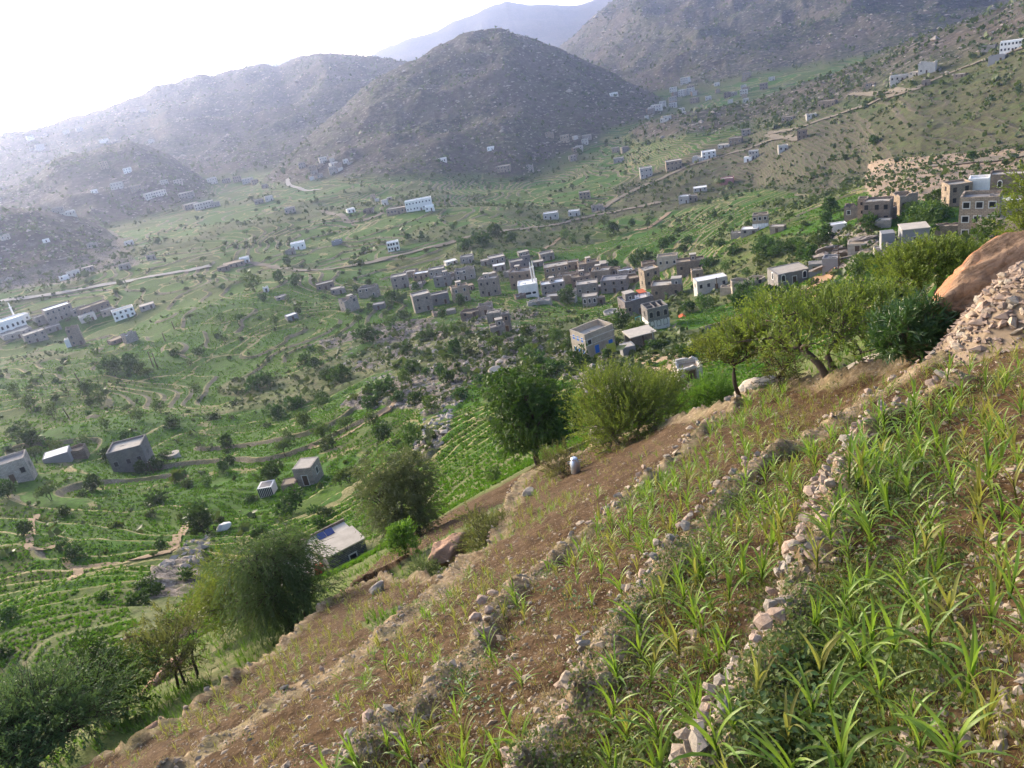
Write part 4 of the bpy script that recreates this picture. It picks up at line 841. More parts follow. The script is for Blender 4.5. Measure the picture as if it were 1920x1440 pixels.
def near_tree(name, label, cat, px, py, d, leaf, lobes, trunks, ntw, tl, per, L, W, bark=M_BARK, seed=1, twigs=0, loc=None, **kw):
    """one tree: trunk with limbs reaching into every lobe, and a crown of single leaves on twigs"""
    rng = np.random.default_rng(seed); a, e = pix_dir(px, py)
    if loc is None:
        r = d*math.cos(e); x, y = r*math.sin(a), r*math.cos(a)
    else: x, y = loc
    z = ground(x, y)-0.05
    t = thing(name, label, cat, (x, y, z), -float(a))
    b = MB(); tops = []
    for (bx, by, tx, ty, tz, r0) in trunks:
        pts = limb(b, (bx, by, -.3), (tx, ty, tz), r0, r0*.6, rng, 7, .10, 8); tops.append(((tx, ty, tz), r0*.6))
    for c, rr in lobes:
        o = min(tops, key=lambda q: (q[0][0]-c[0])**2+(q[0][1]-c[1])**2+(q[0][2]-c[2])**2)
        pts = limb(b, o[0], c, o[1]*.75, o[1]*.28, rng, 6, .10)
        for k in range(5):
            q = unit(rng.normal(size=3)+np.array([0, 0, .3])); e_ = np.array(c)+q*np.array(rr)*rng.uniform(.55, .95)
            limb(b, pts[rng.integers(2, 6)], e_, o[1]*.26, .008, rng, 5, .12, 4)
    b.build('trunk', bark, t, True)
    v, f, val, p, dd, tll = twig_crown(lobes, ntw, tl, per, L, W, rng, **kw)
    add_obj('crown', new_mesh('crown', v, f, ML[leaf], attrs={'v': ('FACE', val)}), t)
    if twigs:
        i = rng.choice(len(p), min(twigs, len(p)), False); b = MB()
        for k in i: b.tube([p[k], p[k]+dd[k]*tll[k]*.9], [.010, .004], 3, cap=False)
        b.build('twigs', bark, t, kind='stuff')
    return t
def umbrella(w, h0, h1, n, seed, depth=None):
    r = np.random.default_rng(seed); L = []
    for i in range(n):
        a = i*2.4+r.uniform(-.3, .3); q = math.sqrt((i+.5)/n); L.append(((w*.40*q*math.cos(a), (depth or w)*.40*q*math.sin(a), h0+(h1-h0)*(1-.55*q*q)*r.uniform(.85, 1.05)), (w*.17*r.uniform(.8, 1.2), w*.17*r.uniform(.8, 1.2), w*.048*r.uniform(.8, 1.3))))
    return L
def dome(w, h0, h1, n, seed):
    r = np.random.default_rng(seed); L = [((0, 0, (h0+h1)/2), (w*.30, w*.30, (h1-h0)*.38))]
    for i in range(n):
        a = i*2.4; q = r.uniform(.35, 1); z = h0+(h1-h0)*(r.random()*.8+.1); k = math.sqrt(max(.12, 1-((z-(h0+h1)*.47)/((h1-h0)*.58))**2))
        L.append(((w*.36*q*k*math.cos(a), w*.36*q*k*math.sin(a), z), (w*.17*r.uniform(.7, 1.25),)*2+(w*.14*r.uniform(.7, 1.2),)))
    return L
near_tree('acacia_tree', 'wide yellow green umbrella acacia with two forked trunks at the terrace edge', 'tree', 1560, 730, 21.2, 'acacia', umbrella(5.0, .85, 1.85, 15, 3), [(0, 0, -.7, 0, .85, .13), (.12, .1, .2, .3, 1.0, .11)], 880, .42, 12, .115, .042, seed=3, twigs=500, updir=.55, out=.9, spread=.9, top=.5)
near_tree('acacia_tree', 'slender acacia with one dark trunk and flat crown left of umbrella acacia', 'tree', 1393, 742, 24.5, 'acacia', umbrella(2.7, 1.1, 2.2, 10, 5), [(0, 0, -.2, 0, 1.2, .085)], 600, .38, 12, .11, .042, M_BARKD, 5, 300, updir=.55, out=.9, spread=.9, top=.5)
near_tree('acacia_tree', 'spreading thorny acacia shrub with long yellow green sprays beside mango tree', 'tree', 1172, 832, 33, 'acacia', dome(5.0, .1, 2.3, 18, 9), [(0, 0, -.5, 0, .8, .12), (.2, 0, .7, .1, .9, .10)], 1500, .95, 13, .14, .045, seed=9, twigs=700, updir=.5, out=1.1, spread=.55, top=.6)
near_tree('acacia_tree', 'small rounded acacia between the thorny acacia and the roofless hut', 'tree', 1240, 775, 41, 'acacia', dome(3.6, .3, 2.4, 12, 10), [(0, 0, .1, 0, 1.0, .12)], 900, .6, 11, .15, .055, seed=10, twigs=200, updir=.5, spread=.8)
near_tree('acacia_tree', 'dark limbed acacia standing right behind the orange boulder', 'tree', 1745, 600, 27, 'acacia', umbrella(3.3, .8, 1.75, 13, 12), [(0, 0, -.4, .1, .9, .11), (.1, 0, .25, .1, 1.0, .10), (.2, 0, .7, .1, .8, .09)], 850, .38, 12, .115, .045, M_BARKD, 12, 300, updir=.5, spread=.9, top=.4)
near_tree('acacia_tree', 'acacia at the right edge of the picture above the orange boulder', 'tree', 1950, 530, 30, 'acacia', dome(2.6, .5, 2.6, 13, 13), [(0, 0, .1, 0, 1.4, .15)], 900, .55, 11, .13, .05, M_BARKD, 13, 100, updir=.5, spread=.8)
near_tree('acacia_tree', 'large feathery acacia with a thick dark trunk in the bottom left corner', 'tree', 120, 1452, 24, 'weep', umbrella(3.8, .9, 2.5, 15, 14), [(0, 0, -.6, 0, 1.0, .17), (-.15, 0, -1.1, .2, .8, .13)], 1500, .75, 14, .12, .035, M_BARKD, 14, 600, updir=.25, spread=.6, top=.3, droop=.25)
near_tree('mango_tree', 'wide mango tree with dense dark glossy crown below the brown terrace', 'tree', 1012, 872, 50, 'mango', dome(6.9, .5, 6.0, 30, 15), [(0, 0, .1, 0, 1.8, .22)], 2300, .26, 9, .30, .095, M_BARKD, 15, 0, updir=.2, droop=.4, spread=1.6, inner=.6, top=.3)
near_tree('weeping_tree', 'dark green weeping tree with hanging leaves left of the bottom terrace', 'tree', 572, 1235, 31, 'weep', dome(3.8, .7, 4.0, 20, 16), [(0, 0, -.2, 0, 1.9, .16), (.25, 0, .7, .2, 1.8, .10)], 1500, .85, 13, .20, .036, M_BARKD, 16, 300, updir=-.1, droop=.8, spread=.5, out=.7)
near_tree('acacia_tree', 'yellow green acacia half hidden behind the dark weeping tree', 'tree', 458, 1185, 36, 'acacia', dome(4.0, .4, 3.2, 16, 17), [(0, 0, .2, 0, 1.2, .14)], 1200, .7, 12, .13, .045, seed=17, twigs=200, updir=.35, spread=.7)
near_tree('weeping_tree', 'big grey green drooping tree beside the farmhouse with solar panels', 'tree', 785, 1050, 42, 'greyg', dome(4.9, .3, 4.5, 22, 18), [(0, 0, -.3, 0, 1.5, .17), (.2, 0, .7, 0, 1.3, .12)], 1600, .7, 12, .21, .045, M_BARKD, 18, 200, updir=.1, droop=.5, spread=.6)
near_tree('green_bush', 'small fresh green bush in front of the big grey green tree', 'bush', 762, 1040, 33, 'bright', dome(1.5, .1, 1.5, 8, 19), [(0, 0, 0, 0, .5, .05)], 260, .3, 9, .15, .06, seed=19, updir=.3, spread=1)
near_tree('grey_bush', 'low grey green bush on terrace corner below fresh green bush', 'bush', 790, 1062, 27, 'greyg', dome(1.6, .05, 1.0, 9, 20), [(0, 0, 0, 0, .3, .04)], 420, .3, 10, .07, .03, seed=20, updir=.5, spread=.8)
near_tree('olive_bush', 'broad olive green thorn bush at the terrace edge beside reddish boulder', 'bush', 905, 975, 26, 'olive', dome(2.3, .1, 1.7, 12, 21), [(0, 0, 0, 0, .5, .06), (.1, 0, .5, 0, .5, .05)], 700, .4, 11, .075, .035, seed=21, twigs=200, updir=.4, spread=.8)
near_tree('dark_tree', 'small dark round tree behind the lowest terrace wall', 'tree', 228, 1362, 27.5, 'dark', dome(2.7, .5, 2.9, 14, 22), [(0, 0, -.1, 0, 1.0, .09), (.1, 0, .4, 0, 1.0, .06)], 800, .35, 10, .13, .05, M_BARKD, 22, 100, updir=.1, droop=.4, spread=.8)
near_tree('olive_tree', 'thin olive green tree with several bare dark stems above lowest terrace', 'tree', 352, 1302, 29, 'olive', dome(3.2, .7, 2.5, 13, 23), [(0, 0, -.3, 0, 1.1, .06), (.3, 0, .6, 0, 1.0, .06), (.1, 0, .1, .1, 1.2, .05)], 620, .45, 11, .09, .045, M_BARKD, 23, 250, updir=.3, spread=.8)
near_tree('oleander_bush', 'dense glossy dark green oleander bush left of the orange boulder', 'bush', 1697, 672, 18, 'oleander', dome(1.75, .1, 1.35, 14, 24), [(0, 0, 0, 0, .4, .06)], 620, .22, 10, .17, .030, seed=24, updir=.5, spread=1.1, inner=.6)
near_tree('olive_bush', 'low straggling bush under the small rounded acacia', 'bush', 1050, 850, 30, 'olive', dome(2.4, .05, .9, 10, 25), [(0, 0, 0, 0, .2, .04)], 330, .45, 10, .10, .025, seed=25, twigs=100, updir=.7, spread=.5)
near_tree('olive_bush', 'thin scrubby sapling at the foot of the umbrella acacia', 'bush', 1470, 735, 22, 'olive', dome(1.5, .1, 1.6, 9, 26), [(0, 0, 0, 0, .6, .05)], 260, .4, 10, .07, .03, M_BARKD, 26, 120, updir=.4, spread=.8)
near_tree('green_bush', 'leafy green shrub between slender acacia and brown terrace', 'bush', 1330, 740, 34, 'bright', dome(2.6, .0, 1.1, 9, 27), [(0, 0, 0, 0, .3, .04)], 420, .4, 8, .20, .045, seed=27, updir=.7, spread=.7)
# ---- trees of the valley: a few kinds, each tree a thing of its own
def proto_tree(kind, seed):
    rng = np.random.default_rng(seed)
    if kind == 'round': lob = dome(1.0, .12, .95, 12, seed); nt, tl, per, L, W, lf, tr = 230, .12, 5, .105, .072, 'dark', [(0, 0, .02, 0, .35, .030)]
    elif kind == 'acacia': lob = umbrella(1.05, .42, .80, 9, seed); nt, tl, per, L, W, lf, tr = 210, .13, 5, .10, .052, 'mid', [(0, 0, -.05, 0, .40, .028), (.02, 0, .12, 0, .42, .02)]
    elif kind == 'loose': lob = dome(1.0, .25, 1.05, 9, seed); nt, tl, per, L, W, lf, tr = 170, .15, 5, .105, .06, 'mid', [(0, 0, .03, 0, .5, .028)]
    else: lob = dome(1.1, .0, .55, 10, seed); nt, tl, per, L, W, lf, tr = 180, .12, 5, .11, .07, 'scrub' if kind == 'scrub' else 'dark', [(0, 0, .0, 0, .2, .025)]
    v, f, val, *_ = twig_crown(lob, nt, tl, per, L, W, rng, updir=.25, spread=.8, inner=.5)
    b = MB()
    for (bx, by, tx, ty, tz, r0) in tr:
        limb(b, (bx, by, -.08), (tx, ty, tz), r0, r0*.6, rng, 4, .06, 5)
        for c, rr in lob[:4]: limb(b, (tx, ty, tz), c, r0*.5, r0*.15, rng, 3, .05, 4)
    return new_mesh('crown', v, f, ML[lf], attrs={'v': ('FACE', val)}), b.mesh('trunk', M_BARKD)
PT = {k: [proto_tree(k, 100+i*7+j*31) for i in range(3)] for j, k in enumerate(('round', 'acacia', 'loose', 'bush', 'scrub'))}
KN = {'round': ('round_tree', 'tree', 'dark round tree'), 'acacia': ('acacia_tree', 'tree', 'flat topped acacia'), 'loose': ('field_tree', 'tree', 'loose green tree'), 'bush': ('dark_bush', 'bush', 'dark green bush'), 'scrub': ('scrub_bush', 'bush', 'olive scrub bush')}
TREES = []
def free(x, y, px, py, m=1.0):
    for (hx, hy, hw, hh, wx, wy, wr) in HOUSES:
        if math.hypot(x-wx, y-wy) < wr*m: return False
    return True
def valley_tree(kind, px, py, wpx, adj=''):
    p = at(px, py, 24); D = p.length
    if not free(p.x, p.y, px, py): return None
    w = wpx*D/FPX*.82; nm, cat, kw = KN[kind]
    lab = describe(px, py, (adj+' ' if adj else '')+kw)
    cm, tm_ = PT[kind][random.randrange(3)]
    t = thing(nm, lab, cat, (p.x, p.y, p.z-.05), random.uniform(0, 6.28), {'tree': 'trees scattered over the valley', 'bush': 'bushes along the terraces'}[cat], (w, w, w*random.uniform(.85, 1.1)))
    add_obj('crown', cm, t); add_obj('trunk', tm_, t); TREES.append((p.x, p.y)); return t
HAND = [('round',428,842,34),('loose',570,800,28),('round',514,908,54),('loose',566,915,34),('bush',296,942,46),('acacia',656,906,44),('acacia',640,912,30),('bush',482,728,52),('round',505,722,30),('bush',638,716,58),
 ('round',614,712,30),('bush',520,782,46),('bush',552,768,46),('bush',402,788,34),('loose',303,775,32),('bush',326,800,36),('loose',262,790,28),('bush',215,697,54),('round',251,694,36),('acacia',280,712,26),('round',167,742,30),('bush',60,830,54),('bush',35,815,40),
 ('acacia',450,612,32),('round',540,498,22),('round',525,530,28),('round',555,536,26),('round',494,566,22),('loose',478,548,40),('bush',410,634,20),('loose',518,614,24),('round',586,662,20),('bush',606,752,30),('loose',605,666,20),('round',375,668,22),('bush',328,666,24),
 ('bush',142,1045,44),('bush',120,1030,30),('round',305,1032,28),('bush',490,1008,44),('bush',352,1084,36),('bush',285,1112,60),('bush',262,1135,50),('bush',196,1124,26),('bush',15,1166,50),('bush',10,1230,32),('bush',210,1220,14),('bush',292,1240,18),
 ('bush',722,742,66),('bush',700,735,40),('loose',812,776,46),('bush',840,716,40),('round',760,602,30),('bush',735,566,40),('round',1065,570,44),('bush',1050,565,30),('round',560,590,18),('bush',575,680,34),('round',1168,618,44),('bush',1152,650,40),
 ('bush',1288,672,50),('bush',1226,660,44),('round',1140,672,26),('round',1158,694,24),('loose',1322,588,44),('bush',1292,582,36),('loose',1232,540,24),('bush',1150,500,30),('round',960,456,26),('round',930,446,34),('bush',904,458,44),('bush',870,468,40),('loose',1060,450,22),
 ('round',1150,440,30),('loose',1135,426,28),('acacia',1216,420,22),('round',1244,470,28),('round',1282,474,22),('loose',1075,456,20),('round',1210,500,46),('round',1190,498,28),('bush',1352,462,24),('bush',1374,476,30),('bush',1440,480,60),('bush',1482,472,44),
 ('bush',1505,484,36),('round',1556,400,36),('round',1550,420,30),('bush',1760,378,46),('loose',1615,530,56),('bush',1660,530,70),('round',1640,520,48),('bush',1440,572,80),('bush',1405,562,60),('loose',1500,590,50),('bush',1560,580,60),('loose',1645,580,70),('bush',1590,560,50),('bush',1680,560,60),
 ('round',1385,585,40),('bush',1330,500,36),('bush',1290,455,22),('round',1340,410,16),('acacia',1480,415,18),('round',1430,455,18),('bush',1660,470,30),('bush',1740,490,50),('loose',1730,460,70),('bush',1720,420,60),('bush',1760,410,50),('acacia',1600,300,14),('round',1820,300,20),('bush',1640,270,24),
 ('bush',700,580,40),('round',676,500,20),('bush',690,640,60),('bush',800,640,46),('bush',870,600,30),('round',1020,480,20),('bush',780,755,40),('loose',700,800,40),('bush',775,700,46),('bush',865,745,40),('bush',905,720,40),('bush',975,710,50),('bush',1010,690,60),('bush',1090,685,60),('bush',1040,700,50),('loose',930,905,40)]
for q in HAND: valley_tree(*q)
DENS = [(1020,400,150,60,1.),(900,440,110,26,.8),(1120,330,120,40,.9),(700,440,150,50,.7),(560,420,130,40,.5),(100,720,90,90,.9),(50,880,60,60,.3),(640,540,70,40,.9),(450,560,110,50,.6),(1450,480,130,50,.8),(1650,540,90,50,.7),(860,660,110,60,.7),(250,900,160,70,.22),(400,950,120,60,.2),(980,660,110,40,.7),(1350,400,90,40,.4),(1300,440,100,40,.4),(350,700,260,110,.35),(180,560,120,40,.4),(1500,310,160,40,.35),(720,600,70,60,.6),(600,780,160,80,.2),(780,330,140,40,.6)]
rs = random.Random(21); nt = sum(1 for o in COL.objects if o.get('group') == 'trees scattered over the valley'); nb = sum(1 for o in COL.objects if o.get('group') == 'bushes along the terraces')
tries = 0
while (nt < 270 or nb < 275) and tries < 6000:
    tries += 1; d_ = rs.choices(DENS, [q[4]*q[2]*q[3] for q in DENS])[0]; px, py = rs.gauss(d_[0], d_[2]), rs.gauss(d_[1], d_[3])
    if not (-10 < px < 1930 and 300 < py < 1180): continue
    p = at(px, py, 24); D = p.length
    if D < 75 or D > 1000: continue
    k = rs.choices(('round', 'acacia', 'loose', 'bush', 'scrub'), (3, 3, 2.4, 4, 4))[0]
    if k in ('bush', 'scrub'):
        if nb >= 280: continue
        if valley_tree(k, px, py, rs.uniform(1.5, 4.2)*FPX/D): nb += 1
    else:
        if nt >= 268: continue
        if valley_tree(k, px, py, rs.uniform(3.0, 6.0)*FPX/D): nt += 1
# ---- the mass of scrub: too many to count, one object each
def blobs(P, S, mats, rng, nq=6, flat=.8, mat_attr=True, name='scrub'):
    n = len(P); q = unit(rng.normal(size=(n, nq, 3))+np.array([0, 0, .35])); r = rng.uniform(.35, .95, (n, nq, 1))
    c = P[:, None, :]+q*r*S[:, None, None]*np.array([.5, .5, .5*flat])+np.array([0, 0, .28])*S[:, None, None]
    d = unit(q+rng.normal(size=(n, nq, 3))*.8); nn = unit(q+rng.normal(size=(n, nq, 3))*.5); nn = unit(nn-d*np.sum(nn*d, -1, keepdims=True))
    L = (S[:, None]*rng.uniform(.5, .8, (n, nq))).ravel(); d_ = d.reshape(-1, 3); p0 = c.reshape(-1, 3)-d_*L[:, None]*.5
    v, f = leaf_quads(p0, d_, nn.reshape(-1, 3), L, L*.8)
    val = np.clip(np.repeat(rng.random(n), nq)*.7+rng.random(n*nq)*.3, 0, 1)
    return v, f, val
def sample_ground(n, rng, rmin, rmax, cond):
    """random visible-ish ground points, evenly spread over the view"""
    out = []; tot = 0
    while tot < n:
        a = rng.uniform(math.radians(-46), math.radians(45), 60000); l = rng.uniform(math.log(rmin), math.log(rmax), 60000); r = np.exp(l)
        x, y = r*np.sin(a), r*np.cos(a); k = cond(x, y, r, rng); out.append(np.stack([x[k], y[k]], 1)); tot += int(k.sum())
        if len(out) > 60: break
    return np.concatenate(out)[:n]
rng = np.random.default_rng(77)
RISE = ((th-np.floor(th)) > 1-rf*1.3).astype(float)
SLOPE = np.hypot(np.gradient(HS, axis=0)/(np.gradient(RG, axis=0)), np.gradient(HS, axis=1)/(RG*np.gradient(A2, axis=1)))
GRN = sstep(0.0, 0.25, fbm(X/38, Y/38, 4, 131))
def c_val(x, y, r, g):
    tm = ground_v(x, y, TM); ri = ground_v(x, y, RISE); mt = ground_v(x, y, MT); gr_ = ground_v(x, y, GRN)
    pr = np.maximum(np.where(tm > .5, ri*.6*gr_+.008, .22+.25*gr_), .22*1.6*ground_v(x, y, FLK)*(.4+gr_))*(mt < .3); return g.random(len(x)) < pr
P2 = sample_ground(20000, rng, 95, 900, c_val); z = ground_v(P2[:, 0], P2[:, 1]); R_d = np.hypot(*P2.T)
S = rng.gamma(2.2, .36, len(P2))*(0.45+R_d/430)+.16
ok = np.ones(len(P2), bool)
for (_, _, _, _, wx, wy, wr) in HOUSES: ok &= np.hypot(P2[:, 0]-wx, P2[:, 1]-wy) > wr*1.05
P2, z, S = P2[ok], z[ok], S[ok]
v, f, val = blobs(np.column_stack([P2, z]), S*1.08, None, rng, 5)
add_obj('valley_scrub', new_mesh('valley_scrub', v, f, ML['scrub'], attrs={'v': ('FACE', val)}), kind='stuff', label='low green scrub along the terrace banks and rocky ground')
def c_mt(x, y, r, g): return (ground_v(x, y, MT) > .25) & (r < 3300) & (g.random(len(x)) < .35+.65*(fbm(x/90, y/90, 3, 201) > -.05))
P2 = sample_ground(24000, rng, 480, 3300, c_mt); z = ground_v(P2[:, 0], P2[:, 1]); S = rng.gamma(3, .6, len(P2))*(.7+np.hypot(*P2.T)/2600)+.5
v, f, val = blobs(np.column_stack([P2, z]), S*1.25, None, rng, 4)
add_obj('mountain_scrub', new_mesh('mountain_scrub', v, f, ML['scrub'], attrs={'v': ('FACE', val)}), kind='stuff', label='dark thorn scrub dotted over the mountains')
# pale boulders over the mountain sides and the rocky spurs
_ico = bmesh.new(); bmesh.ops.create_icosphere(_ico, subdivisions=1, radius=.5); ICO_V = np.array([v.co[:] for v in _ico.verts]); ICO_F = np.array([[v.index for v in q.verts] for q in _ico.faces]); _ico.free()
OCT_V = np.array([(1, 0, 0), (0, 1, 0), (-1, 0, 0), (0, -1, 0), (0, 0, 1), (0, 0, -1)])*.5; OCT_F = np.array([(0, 1, 4), (1, 2, 4), (2, 3, 4), (3, 0, 4), (1, 0, 5), (2, 1, 5), (3, 2, 5), (0, 3, 5)])
def rocks_mesh(P, S, rng, V0=OCT_V, F0=OCT_F, flat=.65):
    n, k = len(P), len(V0); a = rng.uniform(0, 6.28, n); ca, sa = np.cos(a), np.sin(a)
    v = V0[None]*(1+rng.normal(size=(n, k, 1))*.22)*np.stack([rng.uniform(.7, 1.4, n), rng.uniform(.6, 1.1, n), rng.uniform(.4, 1, n)*flat], 1)[:, None, :]*S[:, None, None]
    v = np.stack([v[..., 0]*ca[:, None]-v[..., 1]*sa[:, None], v[..., 0]*sa[:, None]+v[..., 1]*ca[:, None], v[..., 2]], -1)+P[:, None, :]
    return v.reshape(-1, 3), (F0[None]+np.arange(n)[:, None, None]*k).reshape(-1, 3)
M_MROCK = mat_stone('mountain_boulders', (0.22, 0.185, 0.15), (0.36, 0.315, 0.265), .35, .2, (.14, .12, .10))
def c_rk(x, y, r, g): return np.where(r > 480, ground_v(x, y, MT) > .25, ground_v(x, y, RK) > .35) & (g.random(len(x)) < np.where(r > 480, .2+.8*(fbm(x/70, y/70, 3, 301) > .02), .9))
P2 = sample_ground(13000, rng, 85, 2600, c_rk); rr = np.hypot(*P2.T); z = ground_v(P2[:, 0], P2[:, 1]); S = rng.gamma(2, .5, len(P2))*np.clip(rr/600, .35, 3.0)+.3
v, f = rocks_mesh(np.column_stack([P2, z+S*.12]), S*1.2, rng)
add_obj('scattered_boulders', new_mesh('scattered_boulders', v, f, M_MROCK), kind='stuff', label='pale boulders scattered over the rocky slopes')

# ---- crops of the nearer fields: uncountable small tufts in rows that follow the contours, scattered with geometry nodes
def c_crop(x, y, r, g):
    t_ = ground_v(x, y, th); f0 = t_-np.floor(t_); w_ = ground_v(x, y, rf)
    row = (t_*7)-np.floor(t_*7)
    return ((ground_v(x, y, TM) > .6) | ((r < 105) & (ground_v(x, y, FG) < .1) & (g.random(len(x)) < .75))) & (ground_v(x, y, RK) < .2) & (ground_v(x, y, BR) < .2) & (ground_v(x, y, FLK) < .3) & (f0 < 1-w_*1.15) & (f0 > w_*.45) & (row < .62) & (fbm(x/26, y/26, 2, 808) > -.42) & (g.random(len(x)) < .8)
P6 = sample_ground(84000, rng, 38, 420, c_crop)
ok = np.ones(len(P6), bool)
for (_, _, _, _, wx, wy, wr) in HOUSES: ok &= np.hypot(P6[:, 0]-wx, P6[:, 1]-wy) > wr
P6 = P6[ok]; pm = bpy.data.meshes.new('field_crops'); pm.vertices.add(len(P6)); pm.vertices.foreach_set('co', np.column_stack([P6, ground_v(P6[:, 0], P6[:, 1])-.03]).astype(np.float32).ravel())
at_ = pm.attributes.new('sc', 'FLOAT', 'POINT'); at_.data.foreach_set('value', (rng.uniform(.6, 1.3, len(P6))*(.24+np.hypot(*P6.T)/760)).astype(np.float32)); pm.update()
rc_ = np.random.default_rng(4); nL = 9; a_ = rc_.uniform(0, 6.28, nL); dq = unit(np.stack([np.cos(a_)*.8, np.sin(a_)*.8, rc_.uniform(.4, 1.2, nL)], -1)); nq_ = unit(np.cross(dq, np.stack([-np.sin(a_), np.cos(a_), a_*0], -1)))
v, f = leaf_quads(dq*.05, dq, nq_, rc_.uniform(.6, 1.0, nL), rc_.uniform(.28, .42, nL))
ML['crop'] = mat_leaf('field_crop_leaves', (.062, .155, .008), (.135, .250, .022), .3, .6, .18, .1)
tuft = bpy.data.objects.new('crop_tuft', new_mesh('crop_tuft', v, f, ML['crop'], attrs={'v': ('FACE', rc_.random(nL))}))
ng = bpy.data.node_groups.new('crop_scatter', 'GeometryNodeTree'); ng.interface.new_socket('Geometry', in_out='INPUT', socket_type='NodeSocketGeometry'); ng.interface.new_socket('Geometry', in_out='OUTPUT', socket_type='NodeSocketGeometry')
gi = ng.nodes.new('NodeGroupInput'); go = ng.nodes.new('NodeGroupOutput'); ip = ng.nodes.new('GeometryNodeInstanceOnPoints'); oi = ng.nodes.new('GeometryNodeObjectInfo'); na = ng.nodes.new('GeometryNodeInputNamedAttribute'); rv = ng.nodes.new('FunctionNodeRandomValue')
oi.inputs['Object'].default_value = tuft; na.data_type = 'FLOAT'; na.inputs['Name'].default_value = 'sc'; rv.data_type = 'FLOAT_VECTOR'; rv.inputs[0].default_value = (-.25, -.25, 0); rv.inputs[1].default_value = (.25, .25, 6.283)
ng.links.new(gi.outputs[0], ip.inputs['Points']); ng.links.new(oi.outputs['Geometry'], ip.inputs['Instance']); ng.links.new(na.outputs['Attribute'], ip.inputs['Scale']); ng.links.new(rv.outputs[0], ip.inputs['Rotation']); ng.links.new(ip.outputs[0], go.inputs[0])
fc = add_obj('field_crops', pm, kind='stuff', label='young green crops growing in rows on the valley terraces'); md = fc.modifiers.new('scatter', 'NODES'); md.node_group = ng
# ================================================================ ROADS AND PATHS
M_ROAD = mat_plain('dusty_track', (0.19, 0.158, 0.112), 0.95, 0.35, .25, .1); M_PALEROAD = mat_plain('pale_road', (0.33, 0.30, 0.25), 0.95, 0.25, .5, .1); M_PATH = mat_plain('earth_footpath', (0.29, 0.205, 0.12), 0.95, 0.4, .8, .2)
M_REDPATH = mat_plain('reddish_earth_slip', (0.33, 0.20, 0.11), 0.95, 0.4, .6, .4)
def ribbon(name, pts, width, mat, lift=.25, taper=None):
    P = [at(*q, 24) for q in pts]; q = [P[0]]
    for i in range(len(P)-1):                                # Catmull-Rom through the points
        a, b, c, d = P[max(i-1, 0)], P[i], P[i+1], P[min(i+2, len(P)-1)]; n = max(3, int((c-b).length/max(.35 if width < 1.5 else 1.2, width*.45)))
        for k in range(1, n+1):
            t = k/n; q.append(0.5*((2*b)+(c-a)*t+(2*a-5*b+4*c-d)*t*t+(3*b-a-3*c+d)*t**3))
    V = []; m = 5
    for i, p in enumerate(q):
        d = (q[min(i+1, len(q)-1)]-q[max(i-1, 0)]); s = Vector((-d.y, d.x, 0)).normalized(); w = width*(1+.08*math.sin(i*1.7)+.08*math.sin(i*.6))
        row = [(p.x+s.x*w*(j/(m-1)-.5), p.y+s.y*w*(j/(m-1)-.5)) for j in range(m)]
        z = ground_v([r[0] for r in row], [r[1] for r in row]); zc = .5*z+.5*z.mean()
        V += [(x, y, max(zz, zg)+lift) for (x, y), zz, zg in zip(row, zc, z)]
    f = grid_faces(len(q), m)
    me = new_mesh(name, V, f, mat, smooth=True); add_obj(name, me, kind='structure')
ribbon('road', [(-20,571),(50,560),(100,552),(200,535),(310,515),(395,500)], 6, M_PALEROAD, .5)
ribbon('road', [(430,492),(480,495),(520,503),(560,508),(620,505),(700,492),(760,477),(830,460),(900,440),(1000,428),(1060,418),(1130,402),(1200,388),(1240,380)], 5, M_ROAD, .5)
ribbon('road', [(1120,400),(1160,372),(1215,345),(1273,320),(1330,300),(1380,285),(1450,262),(1500,262)], 5, M_ROAD, .5)
ribbon('road', [(1500,262),(1440,252),(1500,240),(1560,220),(1640,192),(1705,171),(1660,174),(1590,179)], 5, M_ROAD, .5)
ribbon('road', [(1715,170),(1740,155),(1800,130),(1860,110),(1920,90)], 4, M_ROAD, .4)
ribbon('road', [(540,335),(543,348),(575,358),(600,356)], 5, M_PALEROAD, .5)
ribbon('road', [(605,395),(640,405),(655,418),(690,412),(720,400)], 5, M_ROAD, .5)
ribbon('road', [(1700,320),(1790,308),(1860,300),(1925,290)], 5, M_ROAD, .4)
ribbon('footpath', [(1255,398),(1238,412),(1215,428),(1190,432)], 3, M_PATH, .35)
ribbon('footpath', [(1010,475),(1040,455),(1060,442)], 2, M_PATH, .3)
ribbon('footpath', [(70,965),(60,990),(55,1027),(90,1028),(125,1030),(124,1050),(140,1066),(200,1060),(260,1046),(322,1034)], 1.0, M_PATH, .14)
ribbon('footpath', [(322,1034),(332,1010),(350,985)], 1.2, M_PATH, .14)
ribbon('footpath', [(150,1066),(135,1088)], 1.2, M_PATH, .14)
ribbon('footpath', [(728,735),(742,752),(715,778),(690,792),(640,822),(580,838)], 1.4, M_PATH, .2)
ribbon('footpath', [(1545,520),(1530,545),(1515,572)], 4.5, M_REDPATH, .35)
ribbon('footpath', [(1195,665),(1240,672),(1290,690)], 5.5, M_PATH, .25)
